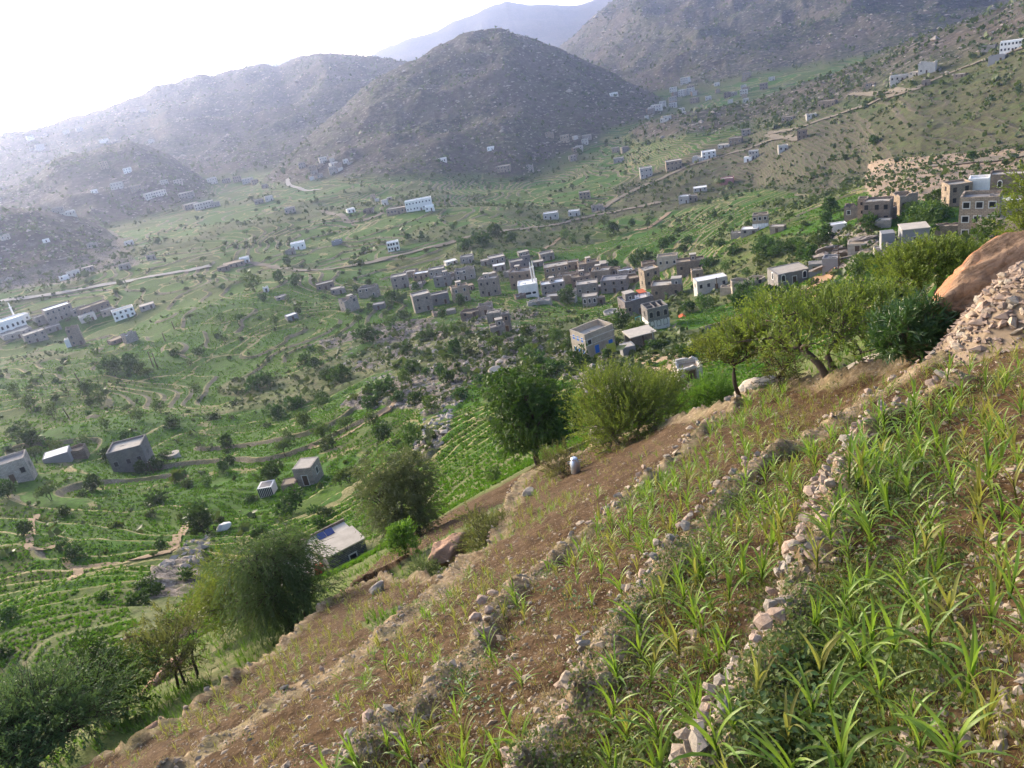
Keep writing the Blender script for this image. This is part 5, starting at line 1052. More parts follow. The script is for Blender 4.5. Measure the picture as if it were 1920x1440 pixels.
# ================================================================ STONES
M_ST = [mat_stone('pale_field_stone', (0.28, 0.215, 0.145), (0.47, 0.385, 0.29), 5, .5, (.30, .23, .16), .2), mat_stone('pinkish_field_stone', (0.28, 0.20, 0.145), (0.42, 0.32, 0.245), 5, .5, (.25, .18, .12), .2), mat_stone('grey_field_stone', (0.22, 0.19, 0.15), (0.36, 0.315, 0.255), 6, .5, (.18, .16, .13), .2)]
def stone_mesh(seed, mat, sub=1, cuts=7, rough=.10):
    rng = np.random.default_rng(seed); b = bmesh.new(); bmesh.ops.create_icosphere(b, subdivisions=sub, radius=1.0)
    v = np.array([q.co[:] for q in b.verts]); f = [[q.index for q in p.verts] for p in b.faces]; b.free()
    for _ in range(cuts):
        n = unit(rng.normal(size=3)); h = rng.uniform(.45, .8); k = np.clip(v@n-h, 0, None); v = v-k[:, None]*n
    v = v*np.array([1, rng.uniform(.6, .9), rng.uniform(.4, .75)])*(1+rng.normal(size=(len(v), 1))*rough*.4)*.62
    return new_mesh('stone', v, f, mat)
STN = [stone_mesh(40+i, M_ST[i % 3]) for i in range(15)]
def put_stone(parent, x, y, z, s, rng, name='stone'):
    o = bpy.data.objects.new(name, STN[rng.integers(0, 15)]); COL.objects.link(o); o.parent = parent
    o.location = (x, y, z); o.rotation_euler = (rng.normal()*.35, rng.normal()*.35, rng.uniform(0, 6.28)); o.scale = (s*rng.uniform(.8, 1.3), s*rng.uniform(.8, 1.2), s*rng.uniform(.7, 1.2)); return o
WL = {0: 'outermost terrace wall of few stones along the drop to the trees', 1: 'long low terrace wall with gravelly bank below the brown tilled strip', 2: 'third terrace wall dotted with round white stones', 3: 'terrace wall of sparse stones between the leafy green maize strips', 4: 'nearest terrace wall of stacked pale stones beside tall maize'}
SP = {0: (.70, .10, 1), 1: (.34, .10, 2), 2: (.24, .13, 2), 3: (.24, .11, 2), 4: (.135, .115, 4)}
WALLPTS = {}
for k, w in WALLS.items():
    rng = np.random.default_rng(500+k); sp_, s0_, rows = SP[k]
    seg = [np.array(p) for p in w]; L = [np.hypot(*(seg[i+1]-seg[i])) for i in range(len(seg)-1)]; cum = np.concatenate([[0], np.cumsum(L)])
    def pt_at(s, w=seg, cum=cum):
        i = min(int(np.searchsorted(cum, s, 'right'))-1, len(w)-2); t = (s-cum[i])/(cum[i+1]-cum[i]); d = (w[i+1]-w[i])/(cum[i+1]-cum[i]); return w[i]+(w[i+1]-w[i])*t, d
    p0, _ = pt_at(cum[-1]*.4); t = thing('dry_stone_wall', WL[k], 'stone wall', (p0[0], p0[1], ground(*p0)))
    n_ = 0; s = 0
    while s < cum[-1] and n_ < 290:
        p, d = pt_at(s); nl = np.array([-d[1], d[0]]); dist = np.hypot(*p)
        clump = fbm(np.array([s*.55]), np.array([k*9.1]), 3, 77)[0]
        if k in (0, 1, 2, 3) and clump < (-.12 if k in (2, 3) else -.05): s += sp_; continue
        for r in range(rows):
            if r and rng.random() < .35: continue
            j0 = float(ground_v([p[0]], [p[1]])[0])
            off = [rng.uniform(-.12, .06), rng.uniform(.06, .16), rng.uniform(.10, .2), rng.uniform(.12, .24)][r]
            q = p+nl*off+d*rng.normal()*.06; sz = s0_*rng.uniform(.55, 1.35)*(1.15 if r == 0 else 1)
            zt = ground(*(p-nl*.15))-r*.115*WALL_H[k]/.5+.02
            zg = ground(*q); z = max(zg, min(zt, zg+.45))
            put_stone(t, q[0]-p0[0], q[1]-p0[1], z-ground(*p0)+sz*.05, sz, rng); n_ += 1
        s += sp_*rng.uniform(.7, 1.4)
# ---- boulders
def boulder(name, label, px, py, d, size, rot, seed, mat, cuts=10, sink=.2, sub=4, cat='boulder', rough=.06, dz=0.0, ledge=0.0):
    rng = np.random.default_rng(seed); a, e = pix_dir(px, py)
    if d: r = d*math.cos(e); x, y = r*math.sin(a), r*math.cos(a)
    else: p = at(px, py, 24); x, y = p.x, p.y
    b = bmesh.new(); bmesh.ops.create_icosphere(b, subdivisions=sub, radius=1.0); v = np.array([q.co[:] for q in b.verts]); f = [[q.index for q in p_.verts] for p_ in b.faces]; b.free()
    for _ in range(cuts):
        n = unit(rng.normal(size=3)); h = rng.uniform(.52, .85); k = np.clip(v@n-h, 0, None); v = v-k[:, None]*n*.97
    nz = fbm(v[:, 0]*1.8+seed, v[:, 1]*1.8+v[:, 2]*2.3, 5, seed)+.5*fbm(v[:, 2]*5+v[:, 0], v[:, 1]*5+seed, 4, seed+3)
    st = np.sin((v[:, 2]*2.2+v[:, 0]*.5+fbm(v[:, 0]*2, v[:, 1]*2, 3, seed+9)*.6)*9)*.012
    if ledge:                                        # broken layers: saw-tooth ledges along a tilted axis
        q = (v@unit(np.array([.25, .35, 1.0])))*3.2+fbm(v[:, 0]*1.3+3, v[:, 1]*1.3, 3, seed+5)*1.1; st = st+ledge*(q-np.floor(q)-.5)*(.4+np.clip(fbm(v[:, 0]*2.4, v[:, 2]*2.4, 2, seed+6)+.4, 0, 1))
    v = v*(1+rough*nz[:, None]+st[:, None])*np.array(size)/2
    me = new_mesh(name, v, f, mat, smooth=True)
    o = add_obj(name, me, None, (x, y, ground(x, y)+size[2]*(.5-sink)+dz), (rot[0], rot[1], rot[2]-float(a)), label=label, category=cat); return o
def mat_boulder(name, base1, base2, rim, dark, rimdir=(0, 0, 1)):
    n = NT(name); v = n.obj(); g = n.n('NewGeometry')
    f = n.noise(n.scale(v, (1, 1, 2.5)), 2.2, 8, .68, .5); c = n.mix(n.ramp(f, [(.3, 0), (.7, 1)]), base1, base2)
    cr_ = n.vor(n.scale(n.noise(v, .8, 3, .5, 0, 'Color'), (2.0, 2.0, 2.0)), 1.3, 'DISTANCE_TO_EDGE'); c = n.mix(n.math('MULTIPLY', n.ramp(cr_, [(0, .7), (.012, 0)]), n.ramp(n.noise(v, 1.6, 3, .6), [(.48, 0), (.6, 1)])), c, dark); sw = n.noise(n.scale(v, (.8, 1.2, 3.2)), 1.9, 7, .7, .6); c = n.mix(n.ramp(sw, [(.36, .6), (.46, 0)]), c, n.mix(.5, dark, base1))
    f2 = n.noise(v, 1.0, 5, .7); c = n.mix(n.ramp(f2, [(.50, 0), (.64, .75)]), c, dark)
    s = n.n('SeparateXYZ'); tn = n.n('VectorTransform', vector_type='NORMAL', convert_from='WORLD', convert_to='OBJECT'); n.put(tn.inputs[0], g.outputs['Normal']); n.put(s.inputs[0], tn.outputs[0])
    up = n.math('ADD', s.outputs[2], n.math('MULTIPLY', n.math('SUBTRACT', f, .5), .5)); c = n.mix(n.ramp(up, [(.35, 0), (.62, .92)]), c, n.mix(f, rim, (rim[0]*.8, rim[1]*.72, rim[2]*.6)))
    h = n.math('ADD', f, n.math('MULTIPLY', n.noise(v, 14, 5, .7), .25))
    n.principled(c, .9, n.bump(n.math('ADD', n.math('ADD', h, n.math('MULTIPLY', sw, .8)), n.math('MULTIPLY', n.vor(v, 3.2, 'DISTANCE_TO_EDGE'), .9)), 1.0, .10), .2); return n.m
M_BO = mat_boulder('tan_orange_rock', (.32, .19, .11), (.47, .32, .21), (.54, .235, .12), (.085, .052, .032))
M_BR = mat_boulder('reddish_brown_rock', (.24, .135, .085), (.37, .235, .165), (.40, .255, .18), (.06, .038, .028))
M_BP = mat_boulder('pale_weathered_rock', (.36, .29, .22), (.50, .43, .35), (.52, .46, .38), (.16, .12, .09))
M_GR = mat_stone('streaked_granite', (.13, .112, .098), (.25, .215, .185), .9, .6, (.07, .06, .06), .15)
boulder('boulder', 'huge orange and tan boulder leaning on the slope at right', 1842, 604, 18.5, (3.4, 2.2, 1.65), (math.radians(-50), math.radians(-36), .15), 7, M_BO, 15, .0, 5, dz=-.25, rough=.10, ledge=.09)
boulder('boulder', 'reddish cracked boulder at the terrace corner beside grey green tree', 836, 992, 27, (1.7, 1.2, 1.5), (.1, -.35, .2), 8, M_BR, 14, .15, rough=.16)
boulder('boulder', 'brown slab of rock sunk in the slope beside the dark tree', 268, 1392, 22.5, (1.5, .8, .7), (-.2, -.45, .1), 9, M_BR, 8, .25)
boulder('boulder', 'long brown rock in the slope right of the dark round tree', 312, 1280, 33, (2.2, .8, .7), (-.2, -.4, .0), 10, M_BR, 8, .3)
boulder('boulder', 'dark brown rock dome in the grass above olive tree', 352, 1192, 52, (2.3, 1.7, 1.4), (0, -.2, 0), 11, M_BR, 7, .25)
boulder('boulder', 'pale rounded stone block on the edge of the lowest terrace', 702, 1082, 25, (.62, .5, .45), (0, -.2, .3), 12, M_BP, 8, .2)
boulder('boulder', 'whitish rock lying among the trees above the farmhouse', 420, 992, 0, (2.6, 1.8, 1.5), (0, -.2, 0), 13, mat_plain('white_rock', (.66, .64, .60), .85, .15, 1.5, .3), 8, .2)
boulder('boulder', 'pale boulder half buried above the mango tree', 931, 704, 0, (3.6, 2.4, 3.0), (0, -.3, .2), 14, M_BP, 8, .2)
boulder('boulder', 'grey white rock showing through the thorny acacia', 1122, 775, 36, (1.3, 1.0, 1.0), (0, -.2, .2), 15, M_BP, 8, .0)
boulder('boulder', 'flat pale boulder at the wall top under slender acacia', 1432, 752, 23.3, (.85, .5, .30), (0, -.15, .1), 16, M_BP, 8, .2)
boulder('boulder', 'stony tan outcrop between the two acacia trunks', 1420, 722, 26.5, (1.5, 1.0, 1.3), (.1, -.15, 0), 17, M_BP, 9, .3, rough=.14)
boulder('boulder', 'pale rock at the terrace corner below the mango tree', 985, 885, 29.5, (.6, .45, .4), (0, -.3, .2), 18, M_BP, 8, .25)
boulder('boulder', 'pale rock beneath the dark acacia beside the orange boulder', 1738, 585, 25, (.9, .6, .5), (0, -.2, .2), 19, M_BP, 8, .2)
boulder('boulder', 'orange stone wedge between oleander bush and orange boulder', 1672, 690, 19.5, (.55, .4, .35), (0, -.3, .2), 20, M_BO, 8, .2, 3)
for i, (px, py, d, s) in enumerate([(1615,692,22,1.9), (1650,676,21,1.5)]):
    boulder('rock_slab', ['long layered rock ledge behind the umbrella acacia trunk', 'layered rock ledge left of the oleander bush', 'low rock ledge at the foot of the umbrella acacia'][i], px, py, d, (s, .7, .4), (-.1, -.45, .25), 30+i, M_BP, 8, .25, cat='rock ledge', rough=.12)
# granite outcrop on the spur: slabs that lie on one another
p = at(1588, 486, 24); t = thing('granite_outcrop', 'grey streaked granite outcrop below the brown fort house', 'rock outcrop', tuple(p), -math.atan2(p.x, p.y)); rng = np.random.default_rng(5)
for i in range(8):
    x, y = (i % 3-1)*4.4+rng.normal()*.8, (i//3)*3.4+rng.normal()*.6; g_ = ground(*(p+Matrix.Rotation(-math.atan2(p.x, p.y), 3, 'Z') @ Vector((x, y, 0))).xy)-p.z
    o = add_obj('slab', stone_mesh(200+i, M_GR, 3, 16, .22), t, (x, y, max(g_, -1)-.2+(i//3)*.9), (-.35+rng.normal()*.1, -.25, rng.normal()*.5), (6.0, 5.0, 3.2))
# heap of rubble under the orange boulder
a_, e_ = pix_dir(1950, 640); r_ = 16.6*math.cos(e_); hx, hy = r_*math.sin(a_), r_*math.cos(a_); hz = ground(hx, hy)
t = thing('stone_heap', 'heap of loose pale and brown stones right of the orange boulder', 'stone heap', (hx, hy, hz), 0); rng = np.random.default_rng(91)
b = MB(); nn_ = 18; rad, hh = 1.75, 1.35
ring = [[(rad*k*math.cos(2*PI*i/nn_)*(1+.08*math.sin(i*2.1)), rad*k*math.sin(2*PI*i/nn_), 0) for i in range(nn_)] for k in (1.15, .8, .5, .25)]
zz = (-.35, .25, .7, 1.0)
v = []; 
for k, rg in enumerate(ring):
    for (x, y, _) in rg: v.append((x, y, (ground(hx+x, hy+y)-hz)*(1-k*.2)+(-.25 if k == 0 else zz[k]*hh*.9)))
v.append((0, 0, hh)); f = []
for k in range(3):
    for i in range(nn_): j = (i+1) % nn_; f.append((k*nn_+i, k*nn_+j, (k+1)*nn_+j, (k+1)*nn_+i))
for i in range(nn_): f.append((3*nn_+i, 3*nn_+(i+1) % nn_, 4*nn_))
b.add(v, f); b.build('earth_core', mat_plain('stony_earth', (.22, .165, .11), .95, .4, 8, .6), t)
V_ = np.array(v[:-1]).reshape(4, nn_, 3)
for i in range(285):
    k = rng.uniform(0, 3)**.95; an = rng.uniform(0, nn_); i0 = int(an) % nn_; k0 = min(int(k), 2); fa, fk = an-int(an), k-k0
    P_ = (V_[k0, i0]*(1-fa)+V_[k0, (i0+1) % nn_]*fa)*(1-fk)+(V_[k0+1, i0]*(1-fa)+V_[k0+1, (i0+1) % nn_]*fa)*fk
    put_stone(t, P_[0], P_[1], P_[2]+.04, rng.choice([.09, .12, .16, .21, .28, .42], p=[.3, .27, .2, .14, .07, .02]), rng)
P_ = []; rg3 = np.random.default_rng(17)
for i in range(1500):
    k = rg3.uniform(0, 3); an = rg3.uniform(0, nn_); i0 = int(an) % nn_; k0 = min(int(k), 2); fa, fk = an-int(an), k-k0
    P_.append((V_[k0, i0]*(1-fa)+V_[k0, (i0+1) % nn_]*fa)*(1-fk)+(V_[k0+1, i0]*(1-fa)+V_[k0+1, (i0+1) % nn_]*fa)*fk+np.array([0, 0, .02]))
v, f = rocks_mesh(np.array(P_), rg3.gamma(3, .03, 1500)+.04, rg3); add_obj('small_stones', new_mesh('small_stones', v, f, M_ST[1]), t, kind='stuff')
# ================================================================ MAIZE
M_MZ = [mat_leaf('maize_leaf_green', (.085, .150, .014), (.210, .310, .040), .38, .45, .10, .35), mat_leaf('maize_leaf_yellow', (.150, .155, .026), (.270, .265, .062), .38, .5, .12, .3)]
M_DRY = mat_leaf('dry_straw', (.22, .17, .085), (.40, .33, .19), .25, .8, .1, .1)
def blade(base, az, L, W, lift, droop, rng, n=6, fold=.25):
    """one arching leaf: a strip folded along its middle"""
    d = np.array([math.cos(az), math.sin(az), 0]); s = np.array([-math.sin(az), math.cos(az), 0]); p = np.array(base, float); ang = lift; v = []; tw = rng.normal()*.35
    for i in range(n+1):
        t = i/n; w = W*(math.sin(PI*min(1, .18+t*.82))**.75 if t < 1 else 0.02)*.5; up = np.array([0, 0, 1.])
        nrm = -d*math.sin(ang)+up*math.cos(ang); sd = s*math.cos(tw*t)+nrm*math.sin(tw*t)
        v += [p-sd*w+nrm*w*fold, p, p+sd*w+nrm*w*fold]
        p = p+(d*math.cos(ang)+up*math.sin(ang))*L/n; ang -= droop/n*(.4+1.2*t)
    f = []
    for i in range(n):
        o = i*3; f += [(o, o+1, o+4, o+3), (o+1, o+2, o+5, o+4)]
    return np.array(v), f
def maize_variant(seed, mat, nl, H0):
    rng = np.random.default_rng(seed); parts = []; a = rng.uniform(0, 6.28); yaw = a
    for i in range(nl):
        t = i/(nl-1); az_ = yaw+(i % 2)*PI+rng.normal()*.55; zb = H0*(.04+.40*t)
        L = H0*(.52+.36*math.sin(PI*(.15+.75*t)))*rng.uniform(.85, 1.15); lift = math.radians(48+36*t+rng.normal()*7); dr = math.radians(125-65*t+rng.normal()*18)
        v, f = blade((0, 0, zb), az_, L, H0*.050*rng.uniform(.8, 1.15), lift, dr, rng); parts.append((v, f))
    b = MB(); b.tube([(0, 0, -.06), (0, 0, H0*.25), (rng.normal()*.01, rng.normal()*.01, H0*.5)], [H0*.024, H0*.02, H0*.008], 5)
    return [new_mesh('leaf', v, f, mat, attrs={'v': ('FACE', np.full(len(f), rng.random()))}, smooth=True) for v, f in parts], b.mesh('stem', mat), parts
MZ = [maize_variant(700+i, M_MZ[0], 9+i % 3, .62) for i in range(6)]+[maize_variant(750+i, M_MZ[1], 8+i % 3, .60) for i in range(4)]
rng = np.random.default_rng(31); cand = []
gx, gy = np.meshgrid(np.arange(-12, 16, .31), np.arange(1.5, 30, .29)); gx = gx.ravel()+rng.normal(size=gx.size)*.09; gy = gy.ravel()+rng.normal(size=gy.size)*.11
SD = {k: (lambda q: (q[0]*q[1], q[2]))(seg_dist(gx, gy, w)) for k, w in WALLS.items()}
fg_ = ground_v(gx, gy, FG); bk_ = ground_v(gx, gy, BANK); ptch = fbm(gx/2.2, gy/2.2, 3, 400); rg_ = np.hypot(gx, gy); az_ = np.degrees(np.arctan2(gx, gy))
e_ = np.degrees(np.arctan2(ground_v(gx, gy), rg_))
def in_view(x, y, z, m=90):
    """is a point inside the frame (with a margin in pixels)?"""
    v = np.stack([x, y, z], -1); cxx, cyy, czz = v@cx_, v@cy_, -(v@cz_); px = 960+FPX*cxx/czz; py = 720-FPX*cyy/czz
    return (czz > .5) & (px > -m) & (px < 1920+m) & (py > -m) & (py < 1440+m*1.6), px, py
zg_ = ground_v(gx, gy); vis, ppx, ppy = in_view(gx, gy, zg_)
strip = np.where(SD[1][0] > 0, 4, np.where(SD[2][0] > 0, 3, np.where(SD[3][0] > 0, 2, np.where(SD[4][0] > 0, 1, 0))))
far_up = (az_ > 22) & (rg_ > 11.5)                              # the thin upper corner of the field
dens = np.choose(strip, [.97, .97, .88, .62, .55])*np.where(far_up, .75, 1); dens = dens+ptch*np.choose(strip, [.3, .5, 1.1, 1.0, .9])
dens = np.where((strip == 3) & (ppx > 1050) & (ppy < 930), dens*.12, dens)          # the bare tilled strip
dens = np.where((ppx > 1000) & (ppx < 1300) & (ppy > 1100) & (ppy < 1270) & (strip == 2), dens*.35, dens)
pick = vis & (fg_ > .6) & (bk_ < np.where(strip == 0, .75, .5)) & (rng.random(gx.size) < dens)
idx = np.where(pick)[0]; idx = idx[np.argsort(rg_[idx])]
hgt = np.choose(strip, [.74, .68, .62, .42, .40])*np.where(far_up, .72, 1)*rng.uniform(.72, 1.18, gx.size)*(1+.35*ptch)
SN = ['tall leafy maize plant in the field right of the nearest stone wall', 'green maize plant on the strip left of the nearest stone wall', 'maize plant on the half bare strip beyond sparse stone wall', 'small maize plant on the brown strip beyond white dotted wall', 'small yellowish maize plant on outermost brown terrace strip']
def variant(i):
    yel = {0: .42 if az_[i] > 33 or far_up[i] else .15, 1: .12, 2: .25, 3: .6, 4: .8}[strip[i]]
    if far_up[i]: yel = .75
    return 6+rng.integers(0, 4) if rng.random() < yel else rng.integers(0, 6)
STRIPN = ['the field right of the nearest stone wall', 'the strip left of the nearest stone wall', 'the half bare strip beyond sparse stones', 'the brown strip beyond white dotted wall', 'the outermost brown terrace strip']
def mlabel(i, k):
    """what sets one plant apart: its colour and size, then how far along and across its strip it stands"""
    up_ = ['at the bottom edge', 'low down', 'a quarter way up', 'a third way up', 'halfway up', 'two thirds up', 'high up', 'near the top'][int(np.clip((1440-ppy[i])/85, 0, 7))]
    dw = SD[4][0][i] if strip[i] < 2 else SD[strip[i]+1 if strip[i] < 3 else (2 if strip[i] == 3 else 1)][0][i]
    ac = 'close by the stones' if abs(dw) < .55 else ('far from stones' if abs(dw) > 1.5 else 'in mid strip')
    sz = 'tall' if hgt[i] > .85*[.76, .68, .56, .38, .38][strip[i]]*1.2 else ('short' if hgt[i] < .85*[.76, .68, .56, .38, .38][strip[i]] else '')
    return ' '.join(f"{sz} {'yellowish' if k > 5 else 'green'} maize {ac} {up_} {STRIPN[strip[i]]}".split()[:16])
# the 300 that show largest: things with stem and leaves as parts
show = hgt[idx]/rg_[idx]; order = idx[np.argsort(-show)]; one, rest = order[:300], order[300:]
for i in one:
    k = variant(i); leaves, stem, _ = MZ[k]
    t = thing('maize_plant', mlabel(i, k), 'maize plant', (gx[i], gy[i], zg_[i]), rng.uniform(0, 6.28), 'maize plants on the near terraces', float(hgt[i]))
    t.rotation_euler = (rng.normal()*.10, rng.normal()*.10, t.rotation_euler[2])
    add_obj('stem', stem, t)
    for lm in leaves: add_obj('leaf', lm, t)
# the rest of the crop as one mass
V, F, VAL, MI = [], [], [], []; o_ = 0
for i in rest:
    k = variant(i); a = rng.uniform(0, 6.28); c, s = math.cos(a), math.sin(a)
    for v, f in MZ[k][2]:
        w = v[[j for q in range(0, 7, 2) for j in (q*3, q*3+2)]]                # far plants: flat, fewer faces
        w = np.stack([w[:, 0]*c-w[:, 1]*s, w[:, 0]*s+w[:, 1]*c, w[:, 2]], -1)*hgt[i]+np.array([gx[i], gy[i], zg_[i]]); V.append(w)
        F += [(o_+2*j, o_+2*j+1, o_+2*j+3, o_+2*j+2) for j in range(3)]; VAL += [rng.random()]*3; MI += [0 if k < 6 else 1]*3; o_ += 8
add_obj('maize_crop', new_mesh('maize_crop', np.concatenate(V), np.array(F), M_MZ, MI, {'v': ('FACE', VAL)}), kind='stuff', label='young maize growing farther up the terraces')
# ================================================================ WEEDS, DRY GRASS, PEBBLES
M_WEED = mat_leaf('weed_leaves', (.044, .074, .016), (.135, .170, .046), .28, .6, 0, .2)
def near_pts(n, rng, rmax, cond):
    out = []; tot = 0
    for _ in range(80):
        a = rng.uniform(math.radians(-47), math.radians(46), 20000); r = np.exp(rng.uniform(math.log(2.6), math.log(rmax), 20000)); x, y = r*np.sin(a), r*np.cos(a)
        z = ground_v(x, y); vis_, _, _ = in_view(x, y, z, 60); k = vis_ & cond(x, y, r, rng); out.append(np.stack([x, y, z], 1)[k]); tot += int(k.sum())
        if tot >= n: break
    return np.concatenate(out)[:n]
def wallband(x, y, k, lo, hi):
    d, sd, en = seg_dist(x, y, WALLS[k]); s = d*sd; return (s > lo) & (s < hi) & (en < .5)
def c_weed(x, y, r, g):
    b = wallband(x, y, 4, -1.1, -.12)*.95+wallband(x, y, 4, .15, .6)*.5+wallband(x, y, 3, -.8, -.1)*.55+wallband(x, y, 3, .1, .6)*.2+wallband(x, y, 2, -.7, -.1)*.15+wallband(x, y, 1, -.6, 0)*.06+.012
    return (ground_v(x, y, FG) > .4) & (g.random(len(x)) < b*(.25+1.5*np.clip(fbm(x/.9, y/.9, 3, 520)+.28, 0, 1)))
rng = np.random.default_rng(61)
P3 = near_pts(1300, rng, 26, c_weed); n = len(P3); m = 34; rr = np.hypot(P3[:, 0], P3[:, 1])
spr_ = (.16+.12*rng.random(n))[:, None]; q = rng.normal(size=(n, m, 2)); hz_ = np.abs(rng.normal(size=(n, m)))*.055+.015
c = np.stack([P3[:, None, 0]+q[..., 0]*spr_*.75, P3[:, None, 1]+q[..., 1]*spr_*.75, np.zeros((n, m))], -1); c[..., 2] = ground_v(c[..., 0].ravel(), c[..., 1].ravel()).reshape(n, m)+hz_
d = unit(rng.normal(size=(n*m, 3))+np.array([0, 0, .25])); nn = unit(rng.normal(size=(n*m, 3))*.6+np.array([0, 0, 1.0])); nn = unit(nn-d*np.sum(nn*d, -1, keepdims=True))
L = np.repeat(rng.uniform(.020, .045, n), m)*rng.uniform(.7, 1.3, n*m); v, f = leaf_quads(c.reshape(-1, 3), d, nn, L, L*.6)
add_obj('ground_weeds', new_mesh('ground_weeds', v, f, M_WEED, attrs={'v': ('FACE', np.clip(np.repeat(rng.random(n), m)*.6+rng.random(n*m)*.4, 0, 1))}), kind='stuff', label='low leafy weeds along the terrace walls')
def tufts(name, P, nb, hmin, hmax, W, mat, rng, label, lean=.5):
    n = len(P); a = rng.uniform(0, 6.28, (n, nb)); h = rng.uniform(hmin, hmax, (n, nb)); l = rng.uniform(.15, 1.0, (n, nb))*lean
    b = P[:, None, :]+np.stack([np.cos(a), np.sin(a), a*0], -1)*rng.uniform(0, .05, (n, nb, 1))
    d = np.stack([np.cos(a)*l, np.sin(a)*l, np.ones_like(a)], -1); d = unit(d); t = b+d*h[..., None]; t[..., 2] -= (l*h*.35); mid = b+d*h[..., None]*.55
    w = np.stack([-np.sin(a), np.cos(a), a*0], -1)*W
    v = np.stack([b-w*.6, b+w*.6, mid+w*.5, t, mid-w*.5], 2).reshape(-1, 3); k = np.arange(n*nb)[:, None]*5
    f = np.concatenate([k+np.array([[0, 1, 2, 4]])], 0); f2 = k+np.array([[4, 2, 3, 3]])
    faces = [tuple(q) for q in f.tolist()]+[tuple(q[:3]) for q in f2.tolist()]
    me = bpy.data.meshes.new(name); me.vertices.add(len(v)); me.vertices.foreach_set('co', v.astype(np.float32).ravel())
    li = np.concatenate([f.ravel(), f2[:, :3].ravel()]).astype(np.int32); me.loops.add(len(li)); me.polygons.add(len(faces)); me.loops.foreach_set('vertex_index', li)
    me.polygons.foreach_set('loop_start', np.concatenate([np.arange(len(f))*4, len(f)*4+np.arange(len(f2))*3]).astype(np.int32)); me.polygons.foreach_set('loop_total', np.concatenate([np.full(len(f), 4), np.full(len(f2), 3)]).astype(np.int32))
    me.materials.append(mat); at_ = me.attributes.new('v', 'FLOAT', 'FACE'); vv = np.repeat(rng.random(n), nb)*.6+rng.random(n*nb)*.4; at_.data.foreach_set('value', np.concatenate([vv, vv]).astype(np.float32)); me.update(calc_edges=True)
    add_obj(name, me, kind='stuff', label=label)
def c_dry(x, y, r, g): return (ground_v(x, y, FG) > .2) & (g.random(len(x)) < np.clip(ground_v(x, y, BANK)*1.0, .10, 1)*(.3+1.2*np.clip(fbm(x/.8, y/.8, 3, 610)+.3, 0, 1)))
tufts('dry_grass', near_pts(5200, rng, 34, c_dry), 7, .03, .11, .005, M_DRY, rng, 'short dry straw coloured grass on the terrace banks', .9)
def c_gr(x, y, r, g):
    up = (np.degrees(np.arctan2(x, y)) > 20) & (r > 10); s1_ = wallband(x, y, 1, -9, 9)
    return (ground_v(x, y, FG) > .4) & (ground_v(x, y, BANK) < .55) & (g.random(len(x)) < np.where(up, 1.0, .28)*(.2+1.3*np.clip(fbm(x/1.3, y/1.3, 3, 640)+.3, 0, 1)))
tufts('thin_grass', near_pts(3300, rng, 34, c_gr), 7, .04, .15, .005, M_MZ[1], rng, 'thin yellowish grass between the crop rows', .8)
def c_sl(x, y, r, g): return (ground_v(x, y, FG) < .3) & (r > 15) & (g.random(len(x)) < .3+.9*np.clip(fbm(x/3, y/3, 3, 650)+.3, 0, 1))
P4 = near_pts(4600, rng, 95, c_sl); tufts('slope_grass', P4, 7, .15, .5, .02, ML['bright'], rng, 'rough green grass on the slope below the terraces', .8)
def c_pb(x, y, r, g): return (ground_v(x, y, FG) > .3) & (g.random(len(x)) < np.clip(ground_v(x, y, BANK), .22, 1))
P5 = near_pts(13000, rng, 30, c_pb); S = rng.gamma(1.6, .013, len(P5))+.010
v, f = rocks_mesh(P5+np.array([0, 0, .004]), S*1.6, rng); add_obj('pebbles', new_mesh('pebbles', v, f, M_ST[0]), kind='stuff', label='small pale stones lying on the red soil')
# broad leaved herbs on the strips
M_HERB = mat_leaf('herb_leaves', (.040, .085, .014), (.110, .180, .036), .28, .45, .1, .4)
for i, (px, py) in enumerate([(1040,1110),(1085,1145),(1180,1170),(1465,1405),(1395,1385),(1640,960),(1610,1000),(1660,905),(1500,1300),(1560,1395),(900,1330),(860,1290)]):
    p = at(px, py); rg2 = np.random.default_rng(800+i); nL = 30; a = rg2.uniform(0, 6.28, nL); q = rg2.uniform(0, .22, nL); h = rg2.uniform(.04, .2, nL)
    pp = np.stack([q*np.cos(a), q*np.sin(a), h], -1); d = unit(np.stack([np.cos(a), np.sin(a), rg2.uniform(-.3, .5, nL)], -1)); nn = unit(np.stack([-np.cos(a)*.3, -np.sin(a)*.3, np.ones(nL)], -1)); nn = unit(nn-d*np.sum(nn*d, -1, keepdims=True))
    v, f = leaf_quads(pp, d, nn, rg2.uniform(.035, .065, nL), rg2.uniform(.022, .04, nL))
    t = thing('leafy_herb', describe(px, py, 'broad leaved green herb') if False else ['broad leaved herb at the head of the half bare strip', 'dark herb just below the head of half bare strip', 'broad herb beside bare soil in the middle strip', 'blue green leafy herb in the bottom weeds', 'leafy herb left of the blue green herb', 'herb on top of the nearest stone wall', 'herb against the upper face of nearest wall', 'leafy herb near the top end of nearest wall', 'leafy herb low beside nearest wall', 'herb at the bottom edge right of nearest wall', 'low herb below the white dotted wall', 'tiny herb at the white dotted wall'][i], 'herb', tuple(p), 0, None)
    add_obj('foliage', new_mesh('foliage', v, f, M_HERB, attrs={'v': ('FACE', rg2.random(nL))}), t)
